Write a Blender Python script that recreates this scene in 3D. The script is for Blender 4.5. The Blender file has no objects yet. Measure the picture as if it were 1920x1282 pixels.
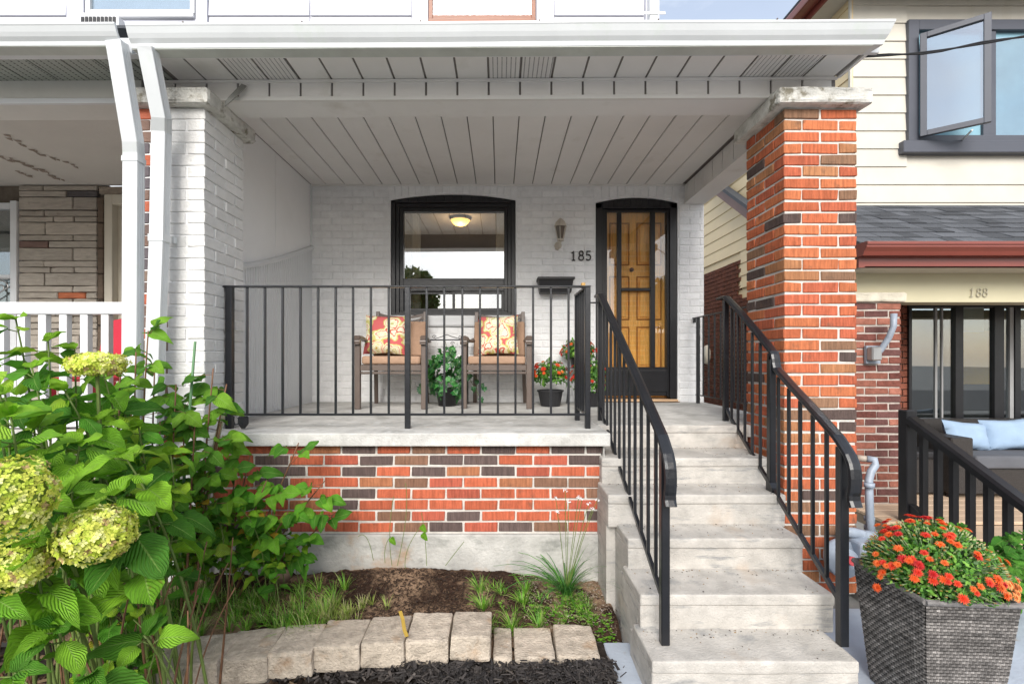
import bpy, bmesh, math, random
from mathutils import Vector, Matrix, noise
R = math.radians
rnd = random.Random(7)
scn = bpy.context.scene
COL = scn.collection

# ------------------------------------------------------------------ camera, sky, sun, exposure
F = 890.0                      # focal length in pixels of the 1920 px photograph
VX, VY = 937.0, 672.0          # where the straight-ahead direction lands in it
cam_d = bpy.data.cameras.new("camera")
cam = bpy.data.objects.new("camera", cam_d); COL.objects.link(cam)
cam.location = (0, 0, 0); cam.rotation_euler = (R(90), 0, 0)
cam_d.sensor_width = 36; cam_d.lens = F / 1920 * 36
cam_d.shift_x = (960 - VX) / 1920; cam_d.shift_y = (VY - 641) / 1920
cam_d.clip_start = 0.05; cam_d.clip_end = 500
scn.camera = cam

SUN_EL, SUN_AZ = 32, -9       # sun high behind the photographer, a little to the left
w = bpy.data.worlds.new("World"); scn.world = w; w.use_nodes = True
nt = w.node_tree; N = nt.nodes; Lk = nt.links
bg = N["Background"]; bg.inputs[1].default_value = 0.12
sky = N.new("ShaderNodeTexSky"); sky.sky_type = 'NISHITA'; sky.sun_disc = False
sky.sun_elevation = R(SUN_EL); sky.sun_rotation = R(180 + SUN_AZ)
sky.air_density = 1.0; sky.dust_density = 1.5; sky.ozone_density = 1.0
tc = N.new("ShaderNodeTexCoord"); mp = N.new("ShaderNodeMapping"); mp.inputs[3].default_value = (1.0, 1.0, 2.2); mp.inputs[1].default_value = (.55, .2, .1)
nz = N.new("ShaderNodeTexNoise"); nz.inputs["Scale"].default_value = 1.7; nz.inputs["Detail"].default_value = 7; nz.inputs["Roughness"].default_value = .55
rp = N.new("ShaderNodeValToRGB"); rp.color_ramp.elements[0].position = .43; rp.color_ramp.elements[1].position = .66
rp.color_ramp.elements[0].color = (.30, .30, .30, 1); rp.color_ramp.elements[1].color = (.95, .95, .95, 1)
cl = N.new("ShaderNodeValToRGB"); cl.color_ramp.elements[0].color = (4.6, 4.9, 5.3, 1); cl.color_ramp.elements[1].color = (7.6, 7.6, 7.6, 1)
nz2 = N.new("ShaderNodeTexNoise"); nz2.inputs["Scale"].default_value = 3.2; nz2.inputs["Detail"].default_value = 6
mx = N.new("ShaderNodeMix"); mx.data_type = 'RGBA'
Lk.new(tc.outputs["Generated"], mp.inputs[0]); Lk.new(mp.outputs[0], nz.inputs[0]); Lk.new(mp.outputs[0], nz2.inputs[0])
Lk.new(nz.outputs[0], rp.inputs[0]); Lk.new(nz2.outputs[0], cl.inputs[0])
Lk.new(rp.outputs[0], mx.inputs[0]); Lk.new(sky.outputs[0], mx.inputs[6]); Lk.new(cl.outputs[0], mx.inputs[7]); Lk.new(mx.outputs[2], bg.inputs[0])

sd = bpy.data.lights.new("sun", 'SUN'); sd.energy = 2.3; sd.angle = R(34); sd.color = (1, .96, .9)
so = bpy.data.objects.new("sun", sd); COL.objects.link(so)
sv = Vector((math.sin(R(SUN_AZ)) * math.cos(R(SUN_EL)), -math.cos(R(SUN_AZ)) * math.cos(R(SUN_EL)), math.sin(R(SUN_EL))))
so.rotation_euler = sv.to_track_quat('Z', 'Y').to_euler(); so.location = (0, -20, 30)
vs = scn.view_settings; vs.view_transform = 'Standard'; vs.look = 'None'; vs.gamma = 1; vs.exposure = 0.97; vs.use_curve_mapping = False
scn.cycles.max_bounces = 7; scn.cycles.transparent_max_bounces = 10; scn.cycles.diffuse_bounces = 4; scn.cycles.glossy_bounces = 3
scn.cycles.caustics_reflective = False; scn.cycles.caustics_refractive = False; scn.cycles.use_denoising = True

# ------------------------------------------------------------------ helpers
def P(px, py, d):
    """a place in the world: photograph pixel plus distance in metres"""
    return Vector(((px - VX) * d / F, d, (VY - py) * d / F))
def X(px, d): return (px - VX) * d / F
def Z(py, d): return (VY - py) * d / F

MATS = {}
def mat(name, col, rough=.6, var=.12, scale=4.0, bump=.0, bscale=60.0, spec=.4, objcol=False, metal=0.0, detail=5,
        stretch=None, dark=None, dscale=2.0, dlo=.55, dhi=.7, objrand=0.0, coat=0.0, transl=0.0, attr=False, vein=False, streak=None):
    if name in MATS: return MATS[name]
    m = bpy.data.materials.new(name); m.use_nodes = True; MATS[name] = m
    t = m.node_tree; n = t.nodes; l = t.links; p = n["Principled BSDF"]
    geo = n.new("ShaderNodeNewGeometry"); src = geo.outputs["Position"]
    def mapped(s):
        q = n.new("ShaderNodeMapping"); q.inputs[3].default_value = s; l.new(src, q.inputs[0]); return q.outputs[0]
    def mul(a, b):
        q = n.new("ShaderNodeMix"); q.data_type = 'RGBA'; q.blend_type = 'MULTIPLY'; q.inputs[0].default_value = 1
        l.new(a, q.inputs[6]); l.new(b, q.inputs[7]); return q.outputs[2]
    def ramp(v, e):
        q = n.new("ShaderNodeValToRGB"); l.new(v, q.inputs[0]); el = q.color_ramp.elements
        while len(el) < len(e): el.new(.5)
        for k, (pos, c) in enumerate(e):
            el[k].position = pos; el[k].color = (c, c, c, 1) if isinstance(c, (int, float)) else (*c, 1)
        return q.outputs[0]
    def noi(s, det=detail, vec=None, ro=.6):
        q = n.new("ShaderNodeTexNoise"); q.inputs["Scale"].default_value = s; q.inputs["Detail"].default_value = det; q.inputs["Roughness"].default_value = ro
        l.new(vec if vec is not None else src, q.inputs["Vector"]); return q.outputs[0]
    if objcol:
        oi = n.new("ShaderNodeObjectInfo"); base = oi.outputs["Color"]
    elif attr:
        at = n.new("ShaderNodeAttribute"); at.attribute_name = "Col"; base = at.outputs["Color"]
    else:
        rgb = n.new("ShaderNodeRGB"); rgb.outputs[0].default_value = (*col, 1); base = rgb.outputs[0]
    v = ramp(noi(scale, vec=mapped(stretch) if stretch else None), [(.3, 1 - var), (.7, 1 + var)])
    base = mul(base, v)
    if objrand:
        oi2 = n.new("ShaderNodeObjectInfo"); base = mul(base, ramp(oi2.outputs["Random"], [(0, 1 - objrand), (1, 1 + objrand)]))
    if dark is not None:
        q = n.new("ShaderNodeMix"); q.data_type = 'RGBA'; l.new(ramp(noi(dscale, 8), [(dlo, 0.0), (dhi, 1.0)]), q.inputs[0])
        l.new(base, q.inputs[6]); q.inputs[7].default_value = (*dark, 1); base = q.outputs[2]
    if streak is not None:
        sc_, c_, lo_, hi_ = streak
        q = n.new("ShaderNodeMix"); q.data_type = 'RGBA'; l.new(ramp(noi(1.0, 6, mapped(sc_)), [(lo_, 0.0), (hi_, 1.0)]), q.inputs[0])
        l.new(base, q.inputs[6]); q.inputs[7].default_value = (*c_, 1); base = q.outputs[2]
    h = None
    if vein:
        uv = n.new("ShaderNodeUVMap"); sp = n.new("ShaderNodeSeparateXYZ"); l.new(uv.outputs[0], sp.inputs[0])
        def mth(op, a, b=None, c=None):
            q = n.new("ShaderNodeMath"); q.operation = op
            for k, s_ in enumerate((a, b, c)):
                if s_ is None: continue
                if isinstance(s_, (int, float)): q.inputs[k].default_value = s_
                else: l.new(s_, q.inputs[k])
            return q.outputs[0]
        au = mth('ABSOLUTE', mth('SUBTRACT', sp.outputs[0], .5))
        ph = mth('SUBTRACT', mth('MULTIPLY', sp.outputs[1], 9.0), mth('MULTIPLY', au, 8.5))
        sn = mth('ABSOLUTE', mth('SINE', mth('MULTIPLY', ph, math.pi)))
        side = mth('LESS_THAN', sn, .17)
        mid = mth('LESS_THAN', au, .022)
        vm = mth('MAXIMUM', mth('MULTIPLY', side, .45), mid)
        q = n.new("ShaderNodeMix"); q.data_type = 'RGBA'; l.new(mth('MULTIPLY', vm, .55), q.inputs[0]); l.new(base, q.inputs[6])
        q.inputs[7].default_value = (.30, .46, .12, 1); base = q.outputs[2]; h = sn
    l.new(base, p.inputs["Base Color"])
    p.inputs["Roughness"].default_value = rough; p.inputs["Metallic"].default_value = metal
    p.inputs["Specular IOR Level"].default_value = spec; p.inputs["Coat Weight"].default_value = coat
    if bump:
        b = n.new("ShaderNodeBump"); b.inputs["Strength"].default_value = min(1, bump); b.inputs["Distance"].default_value = .012 if not vein else .004
        if h is None: h = noi(bscale, 6, vec=mapped(stretch) if stretch else None)
        l.new(h, b.inputs["Height"]); l.new(b.outputs[0], p.inputs["Normal"])
    if transl:
        tr = n.new("ShaderNodeBsdfTranslucent"); l.new(base, tr.inputs[0]); ms = n.new("ShaderNodeMixShader"); ms.inputs[0].default_value = transl
        l.new(p.outputs[0], ms.inputs[1]); l.new(tr.outputs[0], ms.inputs[2]); l.new(ms.outputs[0], n["Material Output"].inputs[0])
    return m

def glass_mat(name, refl, tint):
    m = bpy.data.materials.new(name); m.use_nodes = True; t = m.node_tree; n = t.nodes; l = t.links
    n.remove(n["Principled BSDF"])
    tr = n.new("ShaderNodeBsdfTransparent"); tr.inputs[0].default_value = (*tint, 1)
    g = n.new("ShaderNodeBsdfGlossy"); g.inputs[0].default_value = (1, 1, 1, 1); g.inputs["Roughness"].default_value = 0.004
    lw = n.new("ShaderNodeFresnel"); ge = n.new("ShaderNodeNewGeometry"); io = n.new("ShaderNodeMath"); io.operation = 'MULTIPLY_ADD'
    io.inputs[1].default_value = -.8333; io.inputs[2].default_value = 1.5; l.new(ge.outputs["Backfacing"], io.inputs[0]); l.new(io.outputs[0], lw.inputs[0])
    ad = n.new("ShaderNodeMath"); ad.operation = 'ADD'; ad.inputs[1].default_value = refl; ad.use_clamp = True
    ms = n.new("ShaderNodeMixShader"); l.new(lw.outputs[0], ad.inputs[0]); l.new(ad.outputs[0], ms.inputs[0])
    l.new(tr.outputs[0], ms.inputs[1]); l.new(g.outputs[0], ms.inputs[2]); l.new(ms.outputs[0], n["Material Output"].inputs[0])
    return m

def emit_mat(name, col, s):
    m = bpy.data.materials.new(name); m.use_nodes = True; p = m.node_tree.nodes["Principled BSDF"]
    p.inputs["Base Color"].default_value = (*col, 1); p.inputs["Emission Color"].default_value = (*col, 1); p.inputs["Emission Strength"].default_value = s
    return m

WL = {}                        # world position of every object that is a parent (unrotated while building)
def wl(o): return WL.get(o.name, Vector((0, 0, 0))) if o else Vector((0, 0, 0))
def thing(name, label, cat, loc=(0, 0, 0), group=None):
    o = bpy.data.objects.new(name, None); COL.objects.link(o); o.empty_display_size = .1
    o.location = loc; o['label'] = label; o['category'] = cat
    if group: o['group'] = group
    WL[o.name] = Vector(loc); return o
def tag(o, label, cat, group=None):
    o['label'] = label; o['category'] = cat
    if group: o['group'] = group
    return o
def kind(o, k='structure'): o['kind'] = k; return o
def link(name, me, parent=None, m=None, loc=None):
    o = bpy.data.objects.new(name, me); COL.objects.link(o)
    if parent: o.parent = parent
    if m is not None: o.matrix_basis = m
    elif loc is not None: o.location = loc
    return o

class MB:
    def __init__(s): s.v = []; s.f = []; s.uv = []; s.c = []
    def raw(s, vs_, fs, col=None):
        b = len(s.v); s.v += [Vector(q) for q in vs_]; s.f += [tuple(b + i for i in f) for f in fs]
        if col is not None: s.c += [col] * len(fs)
        return s
    def box(s, x0, x1, y0, y1, z0, z1, col=None):
        return s.raw([(x0, y0, z0), (x1, y0, z0), (x1, y1, z0), (x0, y1, z0), (x0, y0, z1), (x1, y0, z1), (x1, y1, z1), (x0, y1, z1)],
                     [(0, 3, 2, 1), (4, 5, 6, 7), (0, 1, 5, 4), (1, 2, 6, 5), (2, 3, 7, 6), (3, 0, 4, 7)], col)
    def hexa(s, pts, col=None):   # 8 points: bottom ring of four, top ring of four
        return s.raw(pts, [(0, 3, 2, 1), (4, 5, 6, 7), (0, 1, 5, 4), (1, 2, 6, 5), (2, 3, 7, 6), (3, 0, 4, 7)], col)
    def tube(s, pts, r, seg=8, r2=None, cap=True, col=None):
        pts = [Vector(q) for q in pts]; n = len(pts); rs = [r + ((r2 if r2 is not None else r) - r) * k / max(1, n - 1) for k in range(n)] if not isinstance(r, list) else r
        t0 = (pts[1] - pts[0]).normalized(); up = Vector((0, 0, 1)) if abs(t0.z) < .9 else Vector((1, 0, 0))
        a = t0.cross(up).normalized(); vs_ = []
        for k in range(n):
            t = (pts[min(k + 1, n - 1)] - pts[max(k - 1, 0)]).normalized()
            a = (a - t * a.dot(t)).normalized(); b = t.cross(a)
            for j in range(seg):
                an = 2 * math.pi * j / seg; vs_.append(pts[k] + (a * math.cos(an) + b * math.sin(an)) * rs[k])
        fs = [(k * seg + j, k * seg + (j + 1) % seg, (k + 1) * seg + (j + 1) % seg, (k + 1) * seg + j) for k in range(n - 1) for j in range(seg)]
        if cap: fs += [tuple(range(seg))[::-1], tuple((n - 1) * seg + j for j in range(seg))]
        return s.raw(vs_, fs, col)
    def sweep(s, pts, prof, up=(0, 0, 1), col=None):   # prof: list of (side, up) offsets, swept along pts
        pts = [Vector(q) for q in pts]; n = len(pts); m_ = len(prof); vs_ = []; upv = Vector(up)
        for k in range(n):
            t = (pts[min(k + 1, n - 1)] - pts[max(k - 1, 0)]).normalized(); a = t.cross(upv)
            a = a.normalized() if a.length > 1e-4 else Vector((1, 0, 0)); b = a.cross(t).normalized()
            vs_ += [pts[k] + a * p[0] + b * p[1] for p in prof]
        fs = [(k * m_ + j, k * m_ + (j + 1) % m_, (k + 1) * m_ + (j + 1) % m_, (k + 1) * m_ + j) for k in range(n - 1) for j in range(m_)]
        fs += [tuple(range(m_))[::-1], tuple((n - 1) * m_ + j for j in range(m_))]
        return s.raw(vs_, fs, col)
    def lathe(s, c, prof, seg=20, col=None):             # prof: (radius, z)
        c = Vector(c); vs_ = []
        for r, z in prof:
            for j in range(seg):
                an = 2 * math.pi * j / seg; vs_.append(c + Vector((r * math.cos(an), r * math.sin(an), z)))
        fs = [(k * seg + j, k * seg + (j + 1) % seg, (k + 1) * seg + (j + 1) % seg, (k + 1) * seg + j) for k in range(len(prof) - 1) for j in range(seg)]
        if prof[0][0] > 1e-4: fs.append(tuple(range(seg))[::-1])
        if prof[-1][0] > 1e-4: fs.append(tuple((len(prof) - 1) * seg + j for j in range(seg)))
        return s.raw(vs_, fs, col)
    def prism(s, poly, axis, a0, a1, col=None):          # polygon in the other two axes, extruded along axis
        n = len(poly); vs_ = []
        for a in (a0, a1):
            for u, v in poly: vs_.append({'x': (a, u, v), 'y': (u, a, v), 'z': (u, v, a)}[axis])
        fs = [(j, (j + 1) % n, n + (j + 1) % n, n + j) for j in range(n)] + [tuple(range(n))[::-1], tuple(n + j for j in range(n))]
        return s.raw(vs_, fs, col)
    def mesh(s, name, m, smooth=False, center=True, bevel=0.0, bseg=1, sub=0, disp=0.0, dsc=8.0, jit=0.0):
        me = bpy.data.meshes.new(name); c = Vector((0, 0, 0))
        if center and s.v:
            c = Vector([(min(q[i] for q in s.v) + max(q[i] for q in s.v)) / 2 for i in range(3)])
        me.from_pydata([tuple(q - c) for q in s.v], [], s.f)
        bm = bmesh.new(); bm.from_mesh(me)
        if s.c and len(s.c) == len(bm.faces):
            lay = bm.loops.layers.float_color.new("Col"); bm.faces.ensure_lookup_table()
            for f, cc in zip(bm.faces, s.c):
                for lo in f.loops: lo[lay] = (*cc, 1)
        if s.uv:
            ul = bm.loops.layers.uv.new("UVMap")
            for f in bm.faces:
                for lo in f.loops: lo[ul].uv = s.uv[lo.vert.index]
        bmesh.ops.recalc_face_normals(bm, faces=bm.faces)
        if sub: bmesh.ops.subdivide_edges(bm, edges=bm.edges, cuts=sub, use_grid_fill=True)
        if bevel: bmesh.ops.bevel(bm, geom=[e for e in bm.edges if len(e.link_faces) == 2 and e.calc_face_angle(0) > .35], offset=bevel, segments=bseg, affect='EDGES', profile=.6)
        if disp:
            bm.normal_update()
            for q in bm.verts:
                q.co += q.normal * disp * (noise.noise((q.co + c) * dsc) + .5 * noise.noise((q.co + c) * dsc * 2.7))
        bm.to_mesh(me); bm.free()
        if smooth:
            for f in me.polygons: f.use_smooth = True
        if m: me.materials.append(m)
        return me, c
    def build(s, name, m, parent=None, smooth=False, **k):
        me, c = s.mesh(name, m, smooth, **k)
        o = bpy.data.objects.new(name, me); COL.objects.link(o)
        if parent: o.parent = parent; o.location = c - wl(parent)
        else: o.location = c
        WL[o.name] = c; return o

def B(x0, x1, y0, y1, z0, z1): return MB().box(min(x0, x1), max(x0, x1), min(y0, y1), max(y0, y1), min(z0, z1), max(z0, z1))

# ------------------------------------------------------------------ materials
m_brick = mat("brick_clay", (1, 1, 1), .85, .30, 26, .9, 60, .2, objcol=True, stretch=(3.0, 3.0, .25), dark=(.13, .08, .055), dscale=11, dlo=.60, dhi=.8, streak=((14, 14, 14), (.60, .50, .42), .70, .82))
m_mortar = mat("mortar", (.56, .53, .49), .95, .14, 14, .5, 90, .1, dark=(.38, .35, .31), dscale=5, dlo=.58, dhi=.75)
m_white_brick = mat("white_painted_brick", (1, 1, 1), .55, .05, 18, .55, 55, .35, objcol=True, dark=(.50, .49, .46), dscale=14, dlo=.70, dhi=.82)
m_white_mortar = mat("white_painted_mortar", (.80, .80, .80), .6, .06, 18, .4, 60, .3, dark=(.40, .38, .34), dscale=9, dlo=.66, dhi=.8)
m_slab = mat("slab_concrete", (.52, .51, .485), .85, .2, 6.0, .5, 90, .25, detail=9, dark=(.33, .32, .30), dscale=5, dlo=.52, dhi=.72, streak=((9, 9, 5), (.64, .64, .62), .56, .70))
m_step = mat("step_concrete", (.455, .43, .395), .85, .22, 9, .5, 110, .25, detail=10, dark=(.42, .33, .25), dscale=2.2, dlo=.60, dhi=.78, streak=((6, 6, 40), (.27, .27, .265), .56, .70))
m_found = mat("foundation_concrete", (.42, .41, .385), .9, .28, 5, .6, 50, .2, detail=9, dark=(.42, .31, .22), dscale=3.0, dlo=.58, dhi=.68, streak=((5, 5, 9), (.27, .27, .25), .54, .68))
m_cap = mat("cap_stone", (.62, .61, .57), .9, .2, 14, 1.0, 38, .2, dark=(.24, .22, .17), dscale=12, dlo=.54, dhi=.66)
m_soffit = mat("soffit_aluminium", (.76, .74, .72), .5, .04, 2.5, 0, spec=.4, dark=(.60, .57, .52), dscale=3.5, dlo=.60, dhi=.85)
m_soffit_dk = mat("soffit_groove", (.22, .20, .19), .7, .1, 8)
m_fascia = mat("white_aluminium", (.56, .58, .59), .30, .05, 3, 0, spec=.5, dark=(.48, .54, .48), dscale=5, dlo=.58, dhi=.82)
m_gut_under = mat("weathered_gutter_metal", (.52, .54, .50), .5, .10, 5, 0, dark=(.36, .42, .32), dscale=4, dlo=.55, dhi=.85)
m_white = mat("white_paint", (.66, .67, .68), .45, .03, 5, .05, 60)
m_panel = mat("pale_grey_panel", (.84, .84, .84), .5, .03, 3, 0)
m_black = mat("black_gloss_metal", (.010, .011, .014), .30, .2, 10, .12, 40, .5)
m_blackf = mat("black_painted_wood", (.012, .012, .014), .3, .2, 10, .1, 30, .5)
m_oak = mat("varnished_pine", (.90, .44, .10), .3, .2, 12, .1, 40, .5, stretch=(6, 6, .6))
m_thresh = mat("threshold_wood", (.52, .34, .20), .5, .2, 12, .1, 40, stretch=(.6, 6, 6))
m_side_w = mat("white_siding", (.53, .54, .60), .45, .03, 4)
m_side_c = mat("cream_siding", (.54, .51, .445), .5, .06, 3, .05, 90, streak=((3, 3, .8), (.46, .42, .34), .58, .8))
m_side_y = mat("buff_siding", (.66, .53, .32), .55, .05, 2, .05, 90)
m_beam_y = mat("buff_beam_paint", (.52, .48, .33), .55, .04, 2)
m_slate = mat("slate_grey_trim", (.075, .08, .098), .4, .06, 4)
m_red_met = mat("oxblood_aluminium", (.20, .045, .03), .3, .06, 4, 0, spec=.6)
m_rooftile = mat("grey_shingle", (.085, .09, .10), .95, .16, 70, .5, 200, .15, objrand=.35)
m_brown_win = mat("stained_window_wood", (.22, .07, .028), .35, .2, 14, .1, 40, stretch=(.6, 6, 6))
m_dirt = mat("garden_soil", (.045, .026, .018), .95, .5, 40, 1.0, 160, .1, detail=10, dark=(.30, .20, .13), dscale=2.6, dlo=.50, dhi=.58)
m_ground = mat("street_ground", (.22, .22, .21), .95, .2, 2, .3, 40)
m_chip = mat("mulch_chips", (.022, .019, .018), .8, .5, 40, .3, 90, .3)
m_block = mat("block_concrete", (.50, .43, .35), .92, .28, 22, 1.0, 90, .2, dark=(.40, .25, .14), dscale=6, dlo=.58, dhi=.76, objrand=.10)
m_bluepaint = mat("blue_grey_painted_concrete", (.40, .45, .52), .6, .1, 5, .25, 60, dark=(.30, .26, .22), dscale=7, dlo=.66, dhi=.74)
m_glass = glass_mat("window_glass", .38, (.9, .92, .92))
m_glass2 = glass_mat("storm_glass", .045, (.95, .96, .96))
m_glass3 = glass_mat("neighbour_glass", .12, (.85, .9, .92))
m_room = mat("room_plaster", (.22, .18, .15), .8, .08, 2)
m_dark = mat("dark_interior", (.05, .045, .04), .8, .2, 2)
m_sheer = mat("sheer_curtain", (.72, .71, .68), .9, .05, 8, transl=.3)
m_stem = mat("plant_stem", (.12, .17, .04), .6, .25, 20)
m_stemb = mat("woody_stem", (.17, .085, .045), .75, .3, 24, .3, 60)
m_leaf = mat("leaf", (.1, .2, .03), .6, .28, 18, .8, 30, .25, objcol=True, transl=.38, vein=True, dark=(.22, .16, .04), dscale=26, dlo=.70, dhi=.76)
m_leaf_s = mat("small_leaves", (.05, .14, .02), .5, .25, 20, attr=True, transl=.25)
m_grass = mat("grass_blades", (.1, .2, .03), .5, .25, 20, attr=True, transl=.3)
m_flor = mat("hydrangea_florets", (.5, .6, .1), .6, .12, 30, attr=True, transl=.25)
m_petal = mat("mum_petals", (1, 1, 1), .55, .15, 60, objcol=True, transl=.2)
m_ivy = mat("ivy_leaf", (.02, .10, .03), .3, .25, 25, .3, 30, .5, objcol=True, transl=.1, vein=True)
m_pot = mat("black_plastic_pot", (.02, .02, .022), .45, .1, 10)
m_bronze = mat("bronze_metal", (.12, .09, .075), .42, .12, 10, .1, 60, .5)
m_cush = mat("tan_cushion_fabric", (.40, .26, .18), .9, .08, 30, .3, 300, .1)

# ------------------------------------------------------------------ brick machinery
BR_COLS = [(.47, .13, .06)] * 12 + [(.50, .16, .07)] * 8 + [(.44, .115, .06)] * 6 + [(.40, .18, .085)] * 3 + [(.25, .14, .085)] * 2 + [(.10, .07, .062)] * 2
BR_COLS2 = [(.47, .12, .062)] * 9 + [(.42, .105, .065)] * 4 + [(.40, .16, .08)] * 3 + [(.24, .13, .085)] * 4 + [(.12, .085, .078)] * 5
_bm = {}
def brick_mesh(lx, ly, lz, m, bevel=.0032, jit=.0028, rnd_=rnd, variants=4):
    key = (round(lx, 3), round(ly, 3), round(lz, 3), m.name, rnd_.randrange(variants))
    if key in _bm: return _bm[key]
    me = bpy.data.meshes.new("brick"); bm = bmesh.new(); bmesh.ops.create_cube(bm, size=1)
    for q in bm.verts: q.co = Vector((q.co.x * lx, q.co.y * ly, q.co.z * lz)) + Vector([rnd_.uniform(-jit, jit) for _ in range(3)])
    if bevel: bmesh.ops.bevel(bm, geom=bm.edges[:], offset=bevel, segments=1, affect='EDGES')
    bm.to_mesh(me); bm.free(); me.materials.append(m); _bm[key] = me; return me
def brick(parent, cx, cy, cz, lx, ly, lz, m, col, name="brick", proud=.0015, rot=None, **k):
    me = brick_mesh(lx, ly, lz, m, **k)
    o = link(name, me, parent, loc=Vector((cx, cy, cz)) + Vector([rnd.uniform(-proud, proud) for _ in range(3)]) - wl(parent))
    o.rotation_euler = rot if rot else (rnd.uniform(-.006, .006), rnd.uniform(-.006, .006), rnd.uniform(-.006, .006))
    o.color = (*col, 1); return o

def pillar(root, x0, x1, y0, y1, z0, z1, pitch, m, mm, colf, h=.0575):
    """square pillar of real bonded bricks: six to a course, turned by a quarter every other course"""
    t = .1; j = .011; b = B(x0 + .007, x1 - .007, y0 + .007, y1 - .007, z0, z1).build("mortar", mm, root)
    wx = (x1 - x0 - j) / 2; wy = (y1 - y0 - j) / 2; n = int(round((z1 - z0) / pitch))
    for k in range(n):
        cz = z1 - pitch * (k + .5)
        L = []
        if k % 2 == 0:
            for cx in (x0 + wx / 2, x1 - wx / 2):
                for cy in (y0 + t / 2, y1 - t / 2): L.append((cx, cy, wx, t))
            ly = y1 - y0 - 2 * t - 2 * j
            for cx in (x0 + t / 2, x1 - t / 2): L.append((cx, (y0 + y1) / 2, t, ly))
        else:
            for cy in (y0 + wy / 2, y1 - wy / 2):
                for cx in (x0 + t / 2, x1 - t / 2): L.append((cx, cy, t, wy))
            lx = x1 - x0 - 2 * t - 2 * j
            for cy in (y0 + t / 2, y1 - t / 2): L.append(((x0 + x1) / 2, cy, lx, t))
        for cx, cy, lx, ly in L:
            brick(root, cx, cy, cz, lx, ly, h, m, colf(cx, cy, cz))
def redcol2():
    c = rnd.choice(BR_COLS2); f = rnd.uniform(.88, 1.12); return tuple(q * f for q in c)
def redcol(*_):
    c = rnd.choice(BR_COLS); f = rnd.uniform(.88, 1.12); return tuple(q * f for q in c)

def slab_rough(x0, x1, y0, y1, z0, z1, name, m, root, amp=.01, dsc=9):
    return B(x0, x1, y0, y1, z0, z1).build(name, m, root, smooth=False, bevel=.02, bseg=2, sub=6, disp=amp, dsc=dsc)

# ================================================================== THE HOUSE WITH THE PORCH
YW = 4.785; FL = -.44
SW = F / YW                                # pixels per metre at the back wall
XL, XR = -1.90, 2.06
house = thing("house", "white painted brick house front behind the porch with black window and door", "house", (0, YW, FL))
wall = B(XL, XR, YW + .012, YW + .10, FL - .1, 1.76)
# the backing is cut round the openings: build it as strips
wx0, wx1, wz0, wzs, wzc = X(732, YW), X(967, YW), Z(591, YW), Z(375, YW), Z(364, YW)
dx0, dx1, dz0, dzs, dzc = X(1117, YW), X(1271, YW), Z(748, YW), Z(380, YW), Z(370, YW)
mb = MB()
ym0, ym1 = YW + .006, YW + .22
mb.box(XL, wx0, ym0, ym1, FL - .1, 1.8); mb.box(wx1, dx0, ym0, ym1, FL - .1, 1.8); mb.box(dx1, XR, ym0, ym1, FL - .1, 1.8)
mb.box(wx0, wx1, ym0, ym1, FL - .1, wz0); mb.box(dx0, dx1, ym0, ym1, FL - .1, dz0)
def arch_z(x, a, b, zs, zc):
    t = (x - (a + b) / 2) / ((b - a) / 2); return zs + (zc - zs) * (1 - t * t)
def arch_top(mbb, a, b, zs, zc, ztop, y0, y1, n=14, inner=None):
    for k in range(n):
        xa = a + (b - a) * k / n; xb = a + (b - a) * (k + 1) / n
        za, zb = arch_z(xa, a, b, zs, zc), arch_z(xb, a, b, zs, zc)
        if inner is None: lo = (za, zb); hi = (ztop, ztop)
        else: lo = (inner, inner); hi = (za, zb)
        mbb.hexa([(xa, y0, lo[0]), (xb, y0, lo[1]), (xb, y1, lo[1]), (xa, y1, lo[0]), (xa, y0, hi[0]), (xb, y0, hi[1]), (xb, y1, hi[1]), (xa, y1, hi[0])])
arch_top(mb, wx0, wx1, wzs, wzc, 1.8, ym0, ym1); arch_top(mb, dx0, dx1, dzs, dzc, 1.8, ym0, ym1)
wall = mb.build("wall", m_white_mortar, house)
# painted bricks, one by one; arches of soldier bricks over the window and the door
pitch = .0688; BL = .203; J = .009
cells = []
nrow = int((1.75 - FL) / pitch) + 1
for r in range(nrow):
    z = FL + pitch * (r + .5)
    off = (BL + J) / 2 if r % 2 else 0
    x = XL - off
    while x < XR:
        a, b = max(x, XL + .002), min(x + BL, XR)
        segs = [(a, b)]
        for (o0, o1, oz0, oz1) in ((wx0 - .012, wx1 + .012, wz0 - .11, 9), (dx0 - .012, dx1 + .012, dz0 - .02, 9)):
            if oz0 < z + .02 < oz1:
                new = []
                for s0, s1 in segs:
                    if s1 <= o0 or s0 >= o1: new.append((s0, s1))
                    else:
                        if s0 < o0: new.append((s0, o0))
                        if s1 > o1: new.append((o1, s1))
                segs = new
        for s0, s1 in segs:
            if s1 - s0 > .03: cells.append(((s0 + s1) / 2, z, s1 - s0 - .001, .0615))
        x += BL + J
cells = [c for c in cells if c[1] + .03 < 1.75]
cells.sort(key=lambda c: -(c[2] > .15) * 1.0 - rnd.random() * .2 - (c[1] > .4) * .5)
nsold = 0
def wcol():
    f = rnd.uniform(.95, 1.03); return (.84 * f, .84 * f, .84 * f)
for (a, b, zs, zc, n) in ((wx0 - .02, wx1 + .02, wzs + .002, wzc + .002, 19), (dx0 - .02, dx1 + .02, dzs + .002, dzc + .002, 11)):
    for k in range(n):
        xm = a + (b - a) * (k + .5) / n; zl = arch_z(xm, a, b, zs, zc); top = 1.745
        hh = min(.2, top - zl)
        ang = -(xm - (a + b) / 2) * -.12
        brick(wall, xm, YW + .05, zl + hh / 2 + .004, (b - a) / n - .007, .1, hh - .008, m_white_brick, wcol(), rot=(0, ang, 0)); nsold += 1
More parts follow.
